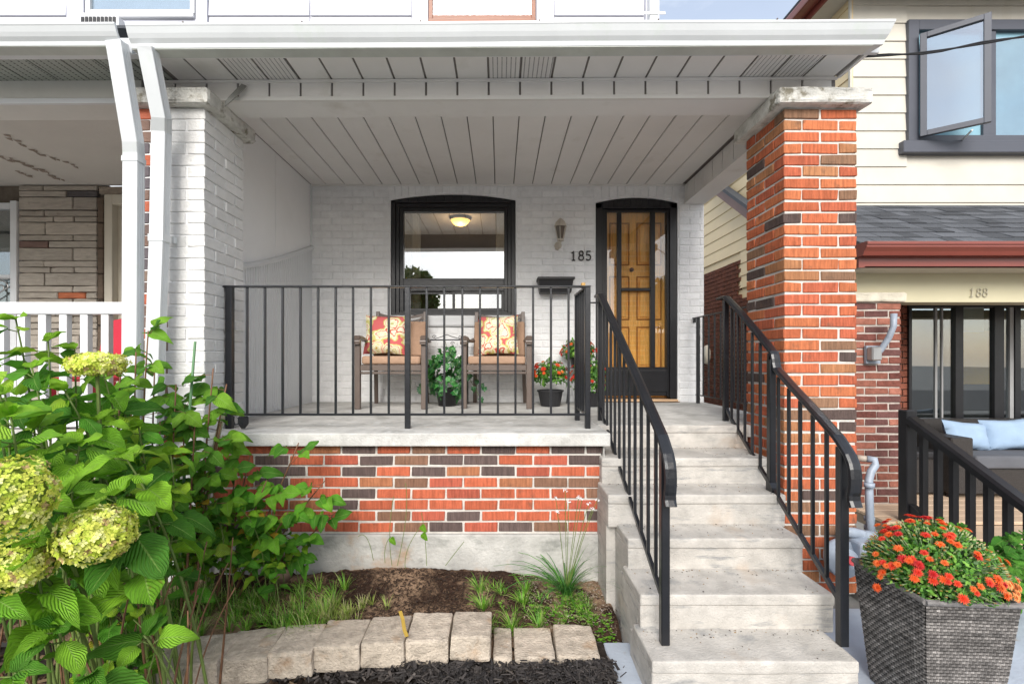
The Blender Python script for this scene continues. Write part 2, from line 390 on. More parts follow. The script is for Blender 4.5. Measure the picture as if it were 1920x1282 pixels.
for i, (cx, cz, lx, lz) in enumerate(cells[:300 - nsold]):
    brick(wall, cx, YW + .05, cz, round(lx, 2), .1, lz, m_white_brick, wcol())
rest = MB()
for cx, cz, lx, lz in cells[300 - nsold:]:
    rest.box(cx - lx / 2, cx + lx / 2, YW + rnd.uniform(-.0015, .0015), YW + .1, cz - lz / 2, cz + lz / 2, (.80, .80, .80))
m_wb_attr = mat("white_painted_brick_rest", (1, 1, 1), .55, .05, 18, .55, 55, .35, attr=True, dark=(.50, .49, .46), dscale=14, dlo=.70, dhi=.82)
kind(rest.build("brick_courses", m_wb_attr, wall, bevel=.004), 'stuff')

# painted sill under the window
slab_rough(wx0 - .03, wx1 + .10, YW - .035, YW + .1, wz0 - .115, wz0 - .006, "window_sill", m_white, house, .003)

# front window: casing with an arched head, big fixed light above, two sliding sashes below
win = B(0, .01, 0, .01, 0, .01)
mb = MB(); c = .045; yf = YW + .015
mb.box(wx0 + .003, wx0 + c, yf, YW + .14, wz0 + .003, wzs); mb.box(wx1 - c, wx1 - .003, yf, YW + .14, wz0 + .003, wzs)
mb.box(wx0 + c, wx1 - c, yf, YW + .14, wz0 + .003, wz0 + .03)
arch_top(mb, wx0 + .003, wx1 - .003, wzs, wzc - .003, 0, yf, YW + .14, inner=wzs - .02)
window = mb.build("window", m_blackf, house, bevel=.003)
mb = MB(); g0, g1, gt = X(757, YW + .07), X(945, YW + .07), Z(397, YW + .07)
a, b = wx0 + c, wx1 - c
mb.box(a, a + .035, YW + .04, YW + .13, wz0 + .03, wzs - .02); mb.box(b - .035, b, YW + .04, YW + .13, wz0 + .03, wzs - .02)
mb.box(a + .035, b - .035, YW + .04, YW + .13, gt + .04, wzs - .02); mb.box(a + .035, b - .035, YW + .05, YW + .13, wz0 + .03, wz0 + .05)
mb.box(a + .035, g0, YW + .06, YW + .13, wz0 + .05, gt + .04); mb.box(g1, b - .035, YW + .06, YW + .13, wz0 + .05, gt + .04)
mb.box(g0, g1, YW + .06, YW + .13, gt, gt + .04)
zr0, zr1 = Z(546, YW + .06), Z(522, YW + .06)
mb.box(g0, g1, YW + .055, YW + .13, zr0, zr1)
mb.box(g0, g1, YW + .048, YW + .055, zr0 + .05, zr1 - .018)
mb.build("window_frame", m_blackf, window, bevel=.003)
gm = X(851, YW + .08); zb = wz0 + .05
for (q0, q1, yy) in ((g0, gm + .015, YW + .085), (gm - .015, g1, YW + .07)):
    mb = MB(); fw = .028
    mb.box(q0, q0 + fw, yy, yy + .02, zb, zr0); mb.box(q1 - fw, q1, yy, yy + .02, zb, zr0); mb.box(q0 + fw, q1 - fw, yy, yy + .02, zb, zb + fw); mb.box(q0 + fw, q1 - fw, yy, yy + .02, zr0 - fw, zr0)
    mb.build("sash", m_blackf, window, bevel=.002)
    B(q0 + fw, q1 - fw, yy + .008, yy + .011, zb + fw, zr0 - fw).build("pane", m_glass, window)
B(g0, g1, YW + .09, YW + .094, zr1, gt).build("pane", m_glass, window)

# doorway
mb = MB(); c = .075
mb.box(dx0 + .003, dx0 + c, yf, YW + .2, dz0, dzs); mb.box(dx1 - c, dx1 - .003, yf, YW + .2, dz0, dzs)
arch_top(mb, dx0 + .003, dx1 - .003, dzs, dzc - .003, 0, yf, YW + .2, inner=dzs - .05)
df = mb.build("door_frame", m_blackf, house, bevel=.003)
mb = MB()
mb.box(dx0 + c, dx0 + c + .02, YW + .035, YW + .2, dz0 + .02, dzs - .05); mb.box(dx1 - c - .02, dx1 - c, YW + .035, YW + .2, dz0 + .02, dzs - .05)
mb.build("door_stop", m_blackf, df, bevel=.002)
s0, s1 = dx0 + c + .02, dx1 - c - .02
st, sb_ = dzs - .052, dz0 + .03
storm = thing("storm_door", "black storm door with tall glass panes in front of the wooden door", "door", (s0, YW + .06, sb_))
y0, y1 = YW + .05, YW + .085
gz1, gz0 = Z(398, YW + .06), Z(688, YW + .06)
m1a, m1b, m2a, m2b = X(1157, YW + .06), X(1165, YW + .06), X(1219, YW + .06), X(1228, YW + .06)
gl, gr = X(1138, YW + .06), X(1249, YW + .06)
mb = MB(); mb.box(s0, gl, y0, y1, sb_, st); mb.box(gr, s1, y0, y1, sb_, st); mb.box(gl, gr, y0, y1, gz1, st); mb.box(gl, gr, y0, y1, sb_, gz0)
mb.box(m1a, m1b, y0, y1, gz0, gz1); mb.box(m2a, m2b, y0, y1, gz0, gz1); zq = Z(542, YW + .06); mb.box(m1b, m2a, y0, y1, zq - .018, zq + .012)
mb.build("door_stile", m_blackf, storm, bevel=.003)
B(gl - .01, gr + .01, y0 - .012, y0, sb_ + .04, gz0 - .03).build("kick_panel", m_blackf, storm, bevel=.006, bseg=2)
for (q0, q1, r0, r1) in ((gl, m1a, gz0, gz1), (m1b, m2a, gz0, zq - .018), (m1b, m2a, zq + .012, gz1), (m2b, gr, gz0, gz1)):
    B(q0, q1, YW + .066, YW + .069, r0, r1).build("pane", m_glass2, storm)
wood = thing("wooden_door", "golden varnished wooden panel door behind the storm door glass", "door", (s0, YW + .12, sb_))
yd = YW + .115
B(s0 - .03, s1 + .03, yd, yd + .04, sb_ - .02, st + .03).build("door_leaf", m_oak, wood)
ca, cb, cc, cd = X(1142, yd), X(1180, yd), X(1193, yd), X(1240, yd)
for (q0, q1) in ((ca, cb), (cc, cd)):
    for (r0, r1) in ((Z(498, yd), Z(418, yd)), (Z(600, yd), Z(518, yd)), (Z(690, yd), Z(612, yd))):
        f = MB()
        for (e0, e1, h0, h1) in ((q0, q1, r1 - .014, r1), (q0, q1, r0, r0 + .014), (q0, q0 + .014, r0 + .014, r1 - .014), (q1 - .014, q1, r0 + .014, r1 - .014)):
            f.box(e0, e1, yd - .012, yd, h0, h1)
        p_ = f.build("panel_moulding", mat("groove_shade_pine", (.42, .17, .035), .35, .2, 12, stretch=(6, 6, .6)), wood, bevel=.004)  # shade of the panel grooves painted in as a darker moulding colour
        B(q0 + .03, q1 - .03, yd - .010, yd, r0 + .03, r1 - .03).build("door_panel", m_oak, wood, bevel=.008)
lk = MB(); pc = Vector((X(1184, yd), yd, Z(506, yd)))
for r_, l_ in ((.022, .012), (.012, .03)): lk.tube([pc, pc - Vector((0, l_, 0))], r_, 14)
lk.build("lock", m_bronze, wood)
mb = MB(); mb.box(dx0 + .01, dx1 - .005, YW - .03, YW + .2, dz0 - .022, dz0 - .0); mb.box(dx0 + .02, dx1 + .02, YW - .012, YW + .05, FL + .002, dz0 - .022)
mb.build("threshold", m_thresh, house, bevel=.004)

# white partition on the left side of the porch: smooth panels above, beadboard below a curved cap rail
part_ = thing("porch_partition", "white partition wall closing the left side of the porch, beadboard below smooth panel", "partition", (XL, 4.0, FL))
for (ya, yb) in ((3.12, 4.02), (4.026, YW - .002)):
    B(XL - .03, XL, ya, yb, FL, 1.745).build("panel", m_panel, part_)
def cap_z(y): t = max(0, min(1, (y - 3.2) / (YW - 3.2))); return .62 + (1.12 - .62) * (t ** 1.25)
bead = MB(); y = 3.22; i = 0
while y < YW - .01:
    y2 = min(y + .036, YW - .004)
    bead.hexa([(XL, y, FL), (XL + .011, y + .003, FL), (XL + .011, y2 - .003, FL), (XL, y2, FL), (XL, y, cap_z(y)), (XL + .011, y + .003, cap_z(y)), (XL + .011, y2 - .003, cap_z(y2)), (XL, y2, cap_z(y2))])
    y = y2 + .002
kind(bead.build("beadboard", m_white, part_), 'stuff')
MB().sweep([(XL + .012, y, cap_z(y)) for y in [3.2 + (YW - .004 - 3.2) * k / 12 for k in range(13)]], [(-.012, -.02), (.016, -.02), (.02, 0), (.012, .02), (-.012, .02)]).build("cap_rail", m_white, part_)
B(XL, XL + .012, YW - .035, YW - .003, cap_z(YW), 1.74).build("corner_bead", m_white, part_)

# room seen through the window
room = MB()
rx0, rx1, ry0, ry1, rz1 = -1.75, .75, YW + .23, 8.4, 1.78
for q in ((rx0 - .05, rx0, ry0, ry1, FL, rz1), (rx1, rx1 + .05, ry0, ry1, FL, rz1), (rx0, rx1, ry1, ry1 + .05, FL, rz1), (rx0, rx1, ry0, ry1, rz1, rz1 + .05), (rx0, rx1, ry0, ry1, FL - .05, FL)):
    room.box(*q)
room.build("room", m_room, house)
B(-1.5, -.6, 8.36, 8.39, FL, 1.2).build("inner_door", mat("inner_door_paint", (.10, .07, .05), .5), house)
lp = thing("ceiling_light", "glowing round ceiling lamp seen through the front window", "lamp", (X(863, 6.0), 6.0, rz1))
MB().lathe((X(863, 6.0), 6.0, 0), [(.0, rz1 - .10), (.06, rz1 - .095), (.10, rz1 - .07), (.125, rz1 - .035)], 24).build("lamp_shade", emit_mat("lamp_glow", (1, .62, .16), 2.2), lp, smooth=True)
MB().lathe((X(863, 6.0), 6.0, 0), [(.13, rz1 - .036), (.13, rz1 - .022), (.11, rz1 - .001)], 24).build("lamp_rim", m_bronze, lp, smooth=True)
pl = bpy.data.lights.new("lamp_light", 'POINT'); pl.energy = 14; pl.color = (1, .75, .45); pl.shadow_soft_size = 0
po = bpy.data.objects.new("lamp_light", pl); COL.objects.link(po); po.parent = lp; po.location = (0, 0, -.25)
def curtain(x0, x1, z0, z1, y, lab, root=None):
    mbb = MB(); n = 28; vs_ = []; 
    for k in range(n + 1):
        x = x0 + (x1 - x0) * k / n; yy = y + .018 * math.sin(k * 1.9) + .008 * math.sin(k * 4.1)
        vs_ += [(x, yy, z0), (x, yy + .004, z1)]
    mbb.raw(vs_, [(2 * k, 2 * k + 2, 2 * k + 3, 2 * k + 1) for k in range(n)])
    return tag(mbb.build("curtain", m_sheer, None, smooth=True), lab, "curtain")
curtain(wx0 + .06, X(786, 4.98), wz0 + .02, 1.55, 5.06, "white sheer curtain at the left edge inside the front window")
curtain(X(930, 5.0), wx1 + .02, wz0 + .02, 1.55, 5.07, "narrow white curtain at the right edge inside the front window")
# hall behind the door
mb = MB(); mb.box(dx0 - .1, dx1 + .1, YW + .24, YW + .26, FL, 1.75); mb.build("hall_wall", m_room, house)

# upper storey: white boards, trims, two windows
XU = X(1237, 4.8); yu = 4.79
B(-7.5, XU - .005, yu + .03, yu + .25, 3.1, 4.6).build("upper_wall", m_side_w, house)
uw = bpy.data.objects["upper_wall"]; WL[uw.name] = Vector(((-7.5 + XU - .005) / 2, yu + .14, 3.85))
zl = Z(28.5, yu); gaps = [X(p, yu) for p in (-300, 122, 160, 385, 580, 770, 803, 1036, 1212)]
for (pa, pb) in ((-420, 122), (390, 579), (582, 771), (1040, 1208)):
    for k in range(-2, 6):
        z0 = zl + .2 * k
        MB().hexa([(X(pa, yu), yu + .005, z0), (X(pb, yu), yu + .005, z0), (X(pb, yu), yu + .029, z0), (X(pa, yu), yu + .029, z0),
                   (X(pa, yu), yu + .018, z0 + .196), (X(pb, yu), yu + .018, z0 + .196), (X(pb, yu), yu + .029, z0 + .196), (X(pa, yu), yu + .029, z0 + .196)]).build("siding_board", m_side_w, uw)
for (pa, pb) in ((126, 158), (368, 389), (774, 803), (1006, 1038), (1210, 1236)):
    B(X(pa, yu), X(pb, yu), yu - .01, yu + .03, 3.1, 4.6).build("trim_board", m_side_w, uw, bevel=.002)
m_blind = mat("pale_blind", (.60, .64, .74), .8, .04, 3)
for (pa, pb, py_, mt, fr) in ((162, 366, 23, m_white, .045), (804, 1004, 33, m_brown_win, .04)):
    a, b = X(pa, yu), X(pb, yu); z0 = Z(py_, yu)
    mb = MB(); mb.box(a, a + fr, yu - .015, yu + .03, z0 - .02, 4.6); mb.box(b - fr, b, yu - .015, yu + .03, z0 - .02, 4.6); mb.box(a + fr, b - fr, yu - .01, yu + .03, z0 - .03, z0 + .02)
    wf = mb.build("upper_window", mt, house, bevel=.003)
    B(a - .0, b + .0, yu - .04, yu + .03, z0 - .075, z0 - .034).build("sill", mt, wf, bevel=.004)
    B(a - .01, b + .01, yu - .005, yu + .03, 3.12, z0 - .076).build("sill_apron", m_side_w, wf)
    B(a + fr, b - fr, yu + .012, yu + .015, z0 + .02, 4.6).build("pane", m_glass3, wf)
    B(a + fr, b - fr, yu + .02, yu + .028, z0 + .02, 4.6).build("blind", m_blind, wf)
# side wall of this house going back
B(XR - .2, XR - .001, YW + .221, 11, -1.35, 1.8).build("side_wall", m_white_mortar, house)
ds3 = thing("corner_downspout", "thin white downspout at the right corner of the upper wall", "downspout", (X(1224, yu), yu, 3.2))
B(X(1216, 4.74), X(1231, 4.74), 4.70, 4.775, 3.15, 4.6).build("pipe", m_fascia, ds3, bevel=.006)
B(X(1203, 4.77), X(1243, 4.77), 4.695, 4.699, 3.40, 3.43).build("strap", m_fascia, ds3, bevel=.001)

# ------------------------------------------------------------------ porch: slab, brick base, foundation
porch = thing("porch", "concrete porch slab on a red brick base wall with concrete footing", "porch", (-.6, 2.85, -1.35))
mb = MB(); XS = .654
B(-2.15, XS, 2.80, YW + .22, FL - .078, FL).build("porch_slab", m_slab, porch, bevel=.008, bseg=2, disp=.0, dsc=8)
mb = MB(); mb.box(XS, XR, 3.145, YW + .22, FL - .078, FL - .001); mb.build("landing", m_slab, porch)
bx0, bx1, by = -1.75, X(1129, 2.86), 2.86
fz = -1.055
B(bx0, bx1 - .006, by + .007, by + .2, fz, FL - .08).build("base_wall", m_mortar, porch)
bw = bpy.data.objects["base_wall"]
p0 = .0672
for r in range(8):
    z = fz + .005 + p0 * (r + .5); x = bx1 - (.0 if r % 2 == 0 else .105) + .0
    if r % 2: brick(bw, bx1 - .047, by + .05, z, .094, .1, .0545, m_brick, redcol2()); x = bx1 - .105
    while x > bx0:
        a = max(bx0, x - .2)
        if x - a > .04: brick(bw, (x + a) / 2, by + .05, z, round(x - a, 3), .1, .0545, m_brick, redcol2())
        x -= .2105
B(bx0 - .3, X(1140, 2.84), 2.842, 3.1, -1.45, fz - .001).build("footing", m_found, porch, bevel=.006, sub=4, disp=.004, dsc=6)
B(bx1 + .002, XS - .03, 2.83, 3.1, -1.40, FL - .079).build("slab_support", m_slab, porch)
B(-2.15, XS - .04, 3.11, 3.2, -1.35, FL - .08).build("inner_footing", m_found, porch)

# ------------------------------------------------------------------ stairs
stairs = thing("concrete_stairs", "worn grey concrete steps climbing to the front door", "stairs", (1.05, 2.4, -1.35))
dd = [3.13, 2.79, 2.56, 2.355, 2.10, 1.875, 1.62]
hh = [.4415, .586, .735, .893, 1.045, 1.197, 1.352]
lx_ = [.655, .60, .585, .635, .622, .602, .60]
rx_ = [1.64, 1.60, 1.545, 1.51, 1.485, 1.425, 1.42]
for k in range(6):
    yb = 3.20 if k == 0 else dd[k - 1] + .05
    zt = -hh[k]; 
    mb = MB(); nose = .05
    mb.box(lx_[k] + .002, rx_[k] - .002, dd[k] + .006, yb, -hh[k + 1] - .02 if k < 5 else -1.42, zt - nose)
    o = mb.build("riser", m_step, stairs, bevel=.004, sub=3, disp=.004, dsc=7)
    MB().box(lx_[k], rx_[k], dd[k], yb + .0, zt - nose - .001, zt).build("tread", m_step, stairs, bevel=.012, bseg=3, sub=3, disp=.003, dsc=6)
# body below
mb = MB()
for k in range(1, 6): mb.box(lx_[k] + .003, rx_[k] - .01, dd[k] + .06, 3.2 if k == 1 else dd[k - 1] + .10, -1.45, -hh[k] - .052)
mb.build("stair_body", m_step, stairs)

# ------------------------------------------------------------------ pillars
pr = thing("brick_pillar", "red brick porch pillar with pale joints and rough stone cap, right of the stairs", "pillar", (1.88, 2.99, -1.35))
pillar(pr, 1.666, 2.092, 2.78, 3.206, -1.38, 1.467, .0678, m_brick, m_mortar, redcol, h=.0555)
slab_rough(1.605, 2.145, 2.72, 3.27, 1.467, 1.560, "pillar_cap", m_cap, pr, .008, 14)
plw = thing("painted_brick_pillar", "white painted brick porch pillar with rough stone cap, left of the porch", "pillar", (-1.94, 2.99, -1.35))
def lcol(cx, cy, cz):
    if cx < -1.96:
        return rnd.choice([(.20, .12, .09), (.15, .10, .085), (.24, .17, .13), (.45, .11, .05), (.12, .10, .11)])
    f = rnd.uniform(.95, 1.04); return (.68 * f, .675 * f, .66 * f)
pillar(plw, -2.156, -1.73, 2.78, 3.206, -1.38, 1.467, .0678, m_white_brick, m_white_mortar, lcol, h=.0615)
slab_rough(-2.215, -1.675, 2.72, 3.27, 1.467, 1.560, "pillar_cap", m_cap, plw, .008, 14)

# ------------------------------------------------------------------ porch roof: ceiling planks, beams, soffit, gutter
roof = thing("porch_roof", "white porch roof with grooved ceiling boards, panelled beam and soffit", "roof", (0, 2.9, 1.55))
TL = .0055                                  # the front beam climbs a little to the right
def tilt(mb_, k=TL):
    for q in mb_.v: q.z += q.x * k
    return mb_
B(XL - .03, XR, 3.05, YW + .1, 1.762, 1.80).build("ceiling_backing", m_soffit_dk, roof)
xg = X(928, YW); xs = []
w_ = .1885; k0 = int((XL - xg) / w_) - 1
x = xg + k0 * w_
while x < XR:
    a, b = max(x + .0035, XL + .002), min(x + w_ - .0035, 1.86)
    if b - a > .03:
        mb = MB()
        mb.hexa([(a + .004, 3.06, 1.747), (b - .004, 3.06, 1.747), (b - .004, YW - .001, 1.747), (a + .004, YW - .001, 1.747), (a, 3.06, 1.752), (b, 3.06, 1.752), (b, YW - .001, 1.752), (a, YW - .001, 1.752)])
        mb.box(a, b, 3.06, YW - .001, 1.752, 1.757)
        mb.build("ceiling_board", m_soffit, roof)
    x += w_
B(XL, 1.86, YW - .02, YW - .003, 1.733, 1.7465).build("ceiling_trim", m_soffit, roof)
# front beam
bz0, bz1, bf, bb = 1.556, 1.676, 2.86, 3.055
tilt(B(-2.1, 2.03, bf + .012, bb, bz0 + .006, bz1 + .1)).build("front_beam", m_soffit_dk, roof)
tilt(B(-1.70, 1.66, bf - .01, bb, bz0, bz0 + .005)).build("beam_underside", m_soffit, roof)
tilt(B(-1.70, 1.66, bf - .012, bf + .012, bz0 - .001, bz0 + .022)).build("beam_edge_trim", mat("soffit_bright", (.70, .68, .65), .45, .03), roof)
x = X(681, bf) - .189 * 14
while x < 2.02:
    a, b = max(x + .006, -2.09), min(x + .183, 2.0)
    if b - a > .03:
        mb = MB(); mb.hexa([(a, bf, bz0 + .022), (b, bf, bz0 + .022), (b, bf + .011, bz0 + .022), (a, bf + .011, bz0 + .022), (a, bf, bz1), (b, bf, bz1), (b, bf + .011, bz1), (a, bf + .011, bz1)])
        tilt(mb).build("beam_panel", m_soffit, roof, bevel=.002)
    x += .189
tilt(B(-2.1, 2.03, bf - .012, bf - .0, bz1 - .012, bz1 + .003)).build("frieze_trim", m_soffit, roof)
# soffit
sy0 = 2.645; sz = 1.682
m_perf = mat("perforated_soffit", (.68, .66, .645), .5, .03, 5)
def perforate(m, sx=.026, sy=.011):
    t = m.node_tree; n = t.nodes; l = t.links; p = n["Principled BSDF"]; src = p.inputs["Base Color"].links[0].from_socket
    g = n.new("ShaderNodeNewGeometry"); s = n.new("ShaderNodeSeparateXYZ"); l.new(g.outputs["Position"], s.inputs[0])
    def mt(op, a, b):
        q = n.new("ShaderNodeMath"); q.operation = op
        for i, v in enumerate((a, b)):
            if isinstance(v, (int, float)): q.inputs[i].default_value = v
            else: l.new(v, q.inputs[i])
        return q.outputs[0]
    fx = mt('ABSOLUTE', mt('SUBTRACT', mt('FRACT', mt('DIVIDE', s.outputs[0], sx), 0), .5), 0)
    fy = mt('ABSOLUTE', mt('SUBTRACT', mt('FRACT', mt('DIVIDE', s.outputs[1], sy), 0), .5), 0)
    k = mt('MULTIPLY', mt('LESS_THAN', fx, .11), mt('LESS_THAN', fy, .30))
    q = n.new("ShaderNodeMix"); q.data_type = 'RGBA'; l.new(k, q.inputs[0]); l.new(src, q.inputs[6]); q.inputs[7].default_value = (.05, .05, .05, 1); l.new(q.outputs[2], p.inputs["Base Color"])
perforate(m_perf)
tilt(B(-1.96, 2.05, sy0 - .002, bf, sz + .008, sz + .05)).build("soffit_backing", m_soffit_dk, roof)
x = X(681, bf) - .189 * 14; i = 0
while x < 2.02:
    a, b = max(x + .006, -1.93), min(x + .183, 2.02)
    if b - a > .03:
        pc_ = ((a + b) / 2) * F / 2.75 + VX
        perf = any(lo < pc_ < hi for lo, hi in ((415, 570), (905, 1035), (1400, 1540)))
        mb = MB(); mb.box(a, b, sy0, bf - .001, sz, sz + .006); tilt(mb).build("soffit_panel", m_perf if perf else m_soffit, roof, bevel=.0015)
    x += .189
tilt(B(-1.96, 2.05, sy0 - .022, sy0 - .003, sz - .006, sz + .04)).build("soffit_trim", m_soffit, roof)
tilt(B(2.03, 2.05, sy0 - .01, bf, sz - .006, sz + .03)).build("soffit_trim", m_soffit, roof)
# right side beam
sbx0, sbx1 = 1.862, 2.062
B(sbx0 + .01, sbx1, 3.21, YW - .002, bz0 + .006, 1.78).build("side_beam", m_soffit_dk, roof)
B(sbx0 - .004, sbx1 + .002, 3.21, YW - .003, bz0, bz0 + .0055).build("side_beam_underside", m_soffit, roof)
B(sbx0 - .006, sbx0 + .008, 3.21, YW - .003, bz0 - .001, bz0 + .022).build("side_beam_trim", m_soffit, roof)
y = 3.22
while y < YW - .02:
    yb = min(y + .178, YW - .005); B(sbx0, sbx0 + .009, y, yb, bz0 + .023, 1.745).build("side_beam_panel", m_soffit, roof, bevel=.002); y += .189
# fascia + shingled slope
tilt(B(-1.96, 2.08, 2.60, 2.622, 1.665, 1.79), .0045).build("fascia", m_fascia, roof)
mb = MB(); mb.hexa([(-7.6, 2.56, 1.775), (2.1, 2.56, 1.785), (2.1, YW - .01, 3.16), (-7.6, YW - .01, 3.16), (-7.6, 2.56, 1.79), (2.1, 2.56, 1.80), (2.1, YW - .01, 3.18), (-7.6, YW - .01, 3.18)])
mb.build("roof_slope", m_rooftile, roof)
GP = [(0, 0), (-.078, 0), (-.081, .012), (-.083, .022), (-.098, .040), (-.108, .060), (-.118, .088), (-.122, .094), (-.122, .104), (-.108, .104), (-.108, .098), (-.094, .058), (-.078, .030), (-.072, .006), (-.004, .006), (-.004, .10), (0, .10)]
def gutter(name, lab, x0, x1, yb, z0, m, k=TL, cut=.0, hs=1.0):
    g = thing(name, lab, "gutter", ((x0 + x1) / 2, yb, z0))
    mb = MB(); n = len(GP); NX = 10; vs_ = []
    for i_ in range(NX + 1):
        for (u, v) in GP:
            xx = x0 + (x1 - x0) * i_ / NX
            if cut and i_ == NX: xx += cut * (v / .104) * .3 + cut * (-u / .122) * .6
            vs_.append((xx, yb + u, z0 + v * hs + xx * k + .0015 * math.sin(xx * 3)))
    fs = [(i_ * n + j, i_ * n + (j + 1) % n, (i_ + 1) * n + (j + 1) % n, (i_ + 1) * n + j) for i_ in range(NX) for j in range(n)]
    fs += [tuple(range(n))[::-1], tuple(NX * n + j for j in range(n))]
    mb.raw(vs_, fs); o = mb.build("gutter_channel", m, g)
    tb = MB()
    tb.box(x0 + .0, x1 - .03, yb - .076, yb - .002, z0 - .0035, z0 - .0008); 
    for q in tb.v: q.z += q.x * k + .0015 * math.sin(q.x * 3) * 0
    tb.build("gutter_base", m_gut_under, g)
    nx = x0 + .3
    while nx < x1 - .1:
        B(nx, nx + .006, yb - .126, yb - .05, z0 + .1045 + nx * k, z0 + .109 + nx * k).build("gutter_spike", m_bronze, g); nx += .62 if hs == 1 else 99
    return g
gutter("gutter", "long white gutter along the front edge of the porch roof", -1.955, 2.015, 2.598, 1.655, m_fascia, TL, .06)

# ------------------------------------------------------------------ railings
BLK = m_black
def baluster(mb_or_none, x, y, z0, z1, w=.0135, root=None, m=BLK):
    key = ("bal", round(z1 - z0, 3), w)
    if key not in _bm:
        _bm[key] = B(-w / 2, w / 2, -w / 2, w / 2, 0, z1 - z0).mesh("baluster", m, center=False, bevel=.0015)[0]
    return link("baluster", _bm[key], root, loc=Vector((x, y, z0)) - wl(root))
RY = 2.99; zt, zb = .452, -.352
rl = thing("porch_railing", "black metal railing along the front edge of the porch slab", "railing", (-.6, RY, FL))
def post(root, x, y, z0, z1, w=.03): return B(x - w / 2, x + w / 2, y - w / 2, y + w / 2, z0, z1).build("post", BLK, root, bevel=.003)
pxs = [(431, .04), (764.5, .034), (1101.5, .034)]
for p_, w_2 in pxs: post(rl, X(p_, RY), RY, FL - .0, zt - .004, w_2)
B(X(398, RY), X(1107, RY), RY - .019, RY + .019, zt - .006, zt + .006).build("top_rail", BLK, rl, bevel=.003)
B(X(398, RY) , X(405, RY), RY - .01, RY + .01, zt - .045, zt - .005).build("wall_bracket", BLK, rl, bevel=.002)
B(X(431, RY), X(1101, RY), RY - .008, RY + .008, zb - .007, zb + .007).build("bottom_rail", BLK, rl, bevel=.002)
for p_ in [463.5, 497, 530, 563.5, 596.5, 629.5, 662, 695.5, 729, 800, 833, 867, 900, 933.5, 966.5, 999.5, 1033, 1066]:
    baluster(None, X(p_, RY), RY, zb, zt - .005, root=rl)
# short return beside the stairs
xr = .552; yr = 3.385
post(rl, xr, yr, FL, zt - .004, .034)
B(xr - .019, xr + .019, RY + .0, yr + .02, zt - .0065, zt + .0065).build("top_rail", BLK, rl, bevel=.003)
B(xr - .008, xr + .008, RY, yr, zb - .007, zb + .007).build("bottom_rail", BLK, rl, bevel=.002)
for k in range(1, 5): baluster(None, xr, RY + (yr - RY) * k / 5, zb, zt - .005, root=rl)
HP = [(-.023, -.006), (.023, -.006), (.026, .0), (.023, .010), (.012, .014), (-.012, .014), (-.023, .010), (-.026, .0)]
def stair_rail(name, lab, x0, y0, ztop0, x1, y1, zbase1, ztop1, kink=None, top_foot=FL, n=11):
    g = thing(name, lab, "railing", (x1, y1, zbase1))
    post(g, x0, y0, top_foot, ztop0 - .01, .034)
    post(g, x1, y1, zbase1, ztop1 - .005, .036)
    pts = [Vector((x0, y0 + .10, ztop0 + .004)), Vector((x0, y0 + .03, ztop0 + .008)), Vector((x0, y0 - .03, ztop0))]
    end = Vector((x1, y1 - .01, ztop1))
    if kink:
        kx, ky, kz = kink
        pts += [Vector((kx, ky + .02, kz + .03)), Vector((kx, ky, kz)), Vector((kx, ky - .005, kz - .05)), Vector((kx, ky - .03, kz - .08))]
    pts += [end + Vector((0, .05, .045)), end, end + Vector((0, -.045, -.045)), end + Vector((0, -.062, -.10)), end + Vector((0, -.060, -.16)), end + Vector((0, -.048, -.20)), end + Vector((0, -.065, -.235))]
    # smooth the path a little
    sm = [pts[0]]
    for a, b in zip(pts[:-1], pts[1:]): sm += [a.lerp(b, .3), a.lerp(b, .7)]
    sm.append(pts[-1])
    MB().sweep(sm, HP, up=(0, -.35, 1)).build("handrail", BLK, g, smooth=False)
    def hz(y):
        seq = [(y0, ztop0)] + ([(kink[1], kink[2] + .0), (kink[1] - .03, kink[2] - .085)] if kink else []) + [(y1, ztop1)]
        for (ya, za), (yb, zb_) in zip(seq[:-1], seq[1:]):
            if ya >= y >= yb: return za + (zb_ - za) * (ya - y) / (ya - yb)
        return ztop1
    lo = [(y0 - .02, FL + .085), (y0 - .10, FL + .03), (y1 + .0, zbase1 + .17)]
    def lz(y):
        for (ya, za), (yb, zb_) in zip(lo[:-1], lo[1:]):
            if ya >= y >= yb: return za + (zb_ - za) * (ya - y) / (ya - yb)
        return lo[0][1]
    def xx(y): return x0 + (x1 - x0) * (y0 - y) / (y0 - y1)
    MB().sweep([(x0, y0, FL + .09)] + [(xx(a), a, b) for a, b in lo], [(-.008, -.011), (.008, -.011), (.008, .011), (-.008, .011)]).build("bottom_rail", BLK, g)
    for k in range(1, n + 1):
        y = y0 + (y1 - y0) * k / (n + 1)
        baluster(None, xx(y), y, lz(y), hz(y) - .004, .0145, root=g)
    if kink:
        y = kink[1] + .01; post(g, xx(y), y, lz(y) - .06, hz(y) - .02, .036)
        MB().hexa([(xx(y) - .02, y - .05, lz(y) - .10), (xx(y) + .02, y - .05, lz(y) - .10), (xx(y) + .02, y + .02, lz(y) - .05), (xx(y) - .02, y + .02, lz(y) - .05),
                   (xx(y) - .02, y - .04, lz(y) + .0), (xx(y) + .02, y - .04, lz(y) + .0), (xx(y) + .02, y + .02, lz(y) + .06), (xx(y) - .02, y + .02, lz(y) + .06)]).build("post_foot", BLK, g)
    return g
lr = stair_rail("stair_railing", "black handrail on the left side of the concrete stairs", .715, 3.375, .445, .692, 1.995, -1.197, -.365, n=11)
B(xr + .01, .715, 3.375, 3.395, .392, .402).build("link_bar", BLK, lr)
rr = stair_rail("stair_railing", "black handrail with a kink halfway, between the stairs and the brick pillar", 1.597, 3.355, .425, 1.432, 1.985, -1.197, -.365, kink=(1.525, 2.63, .01), n=11)
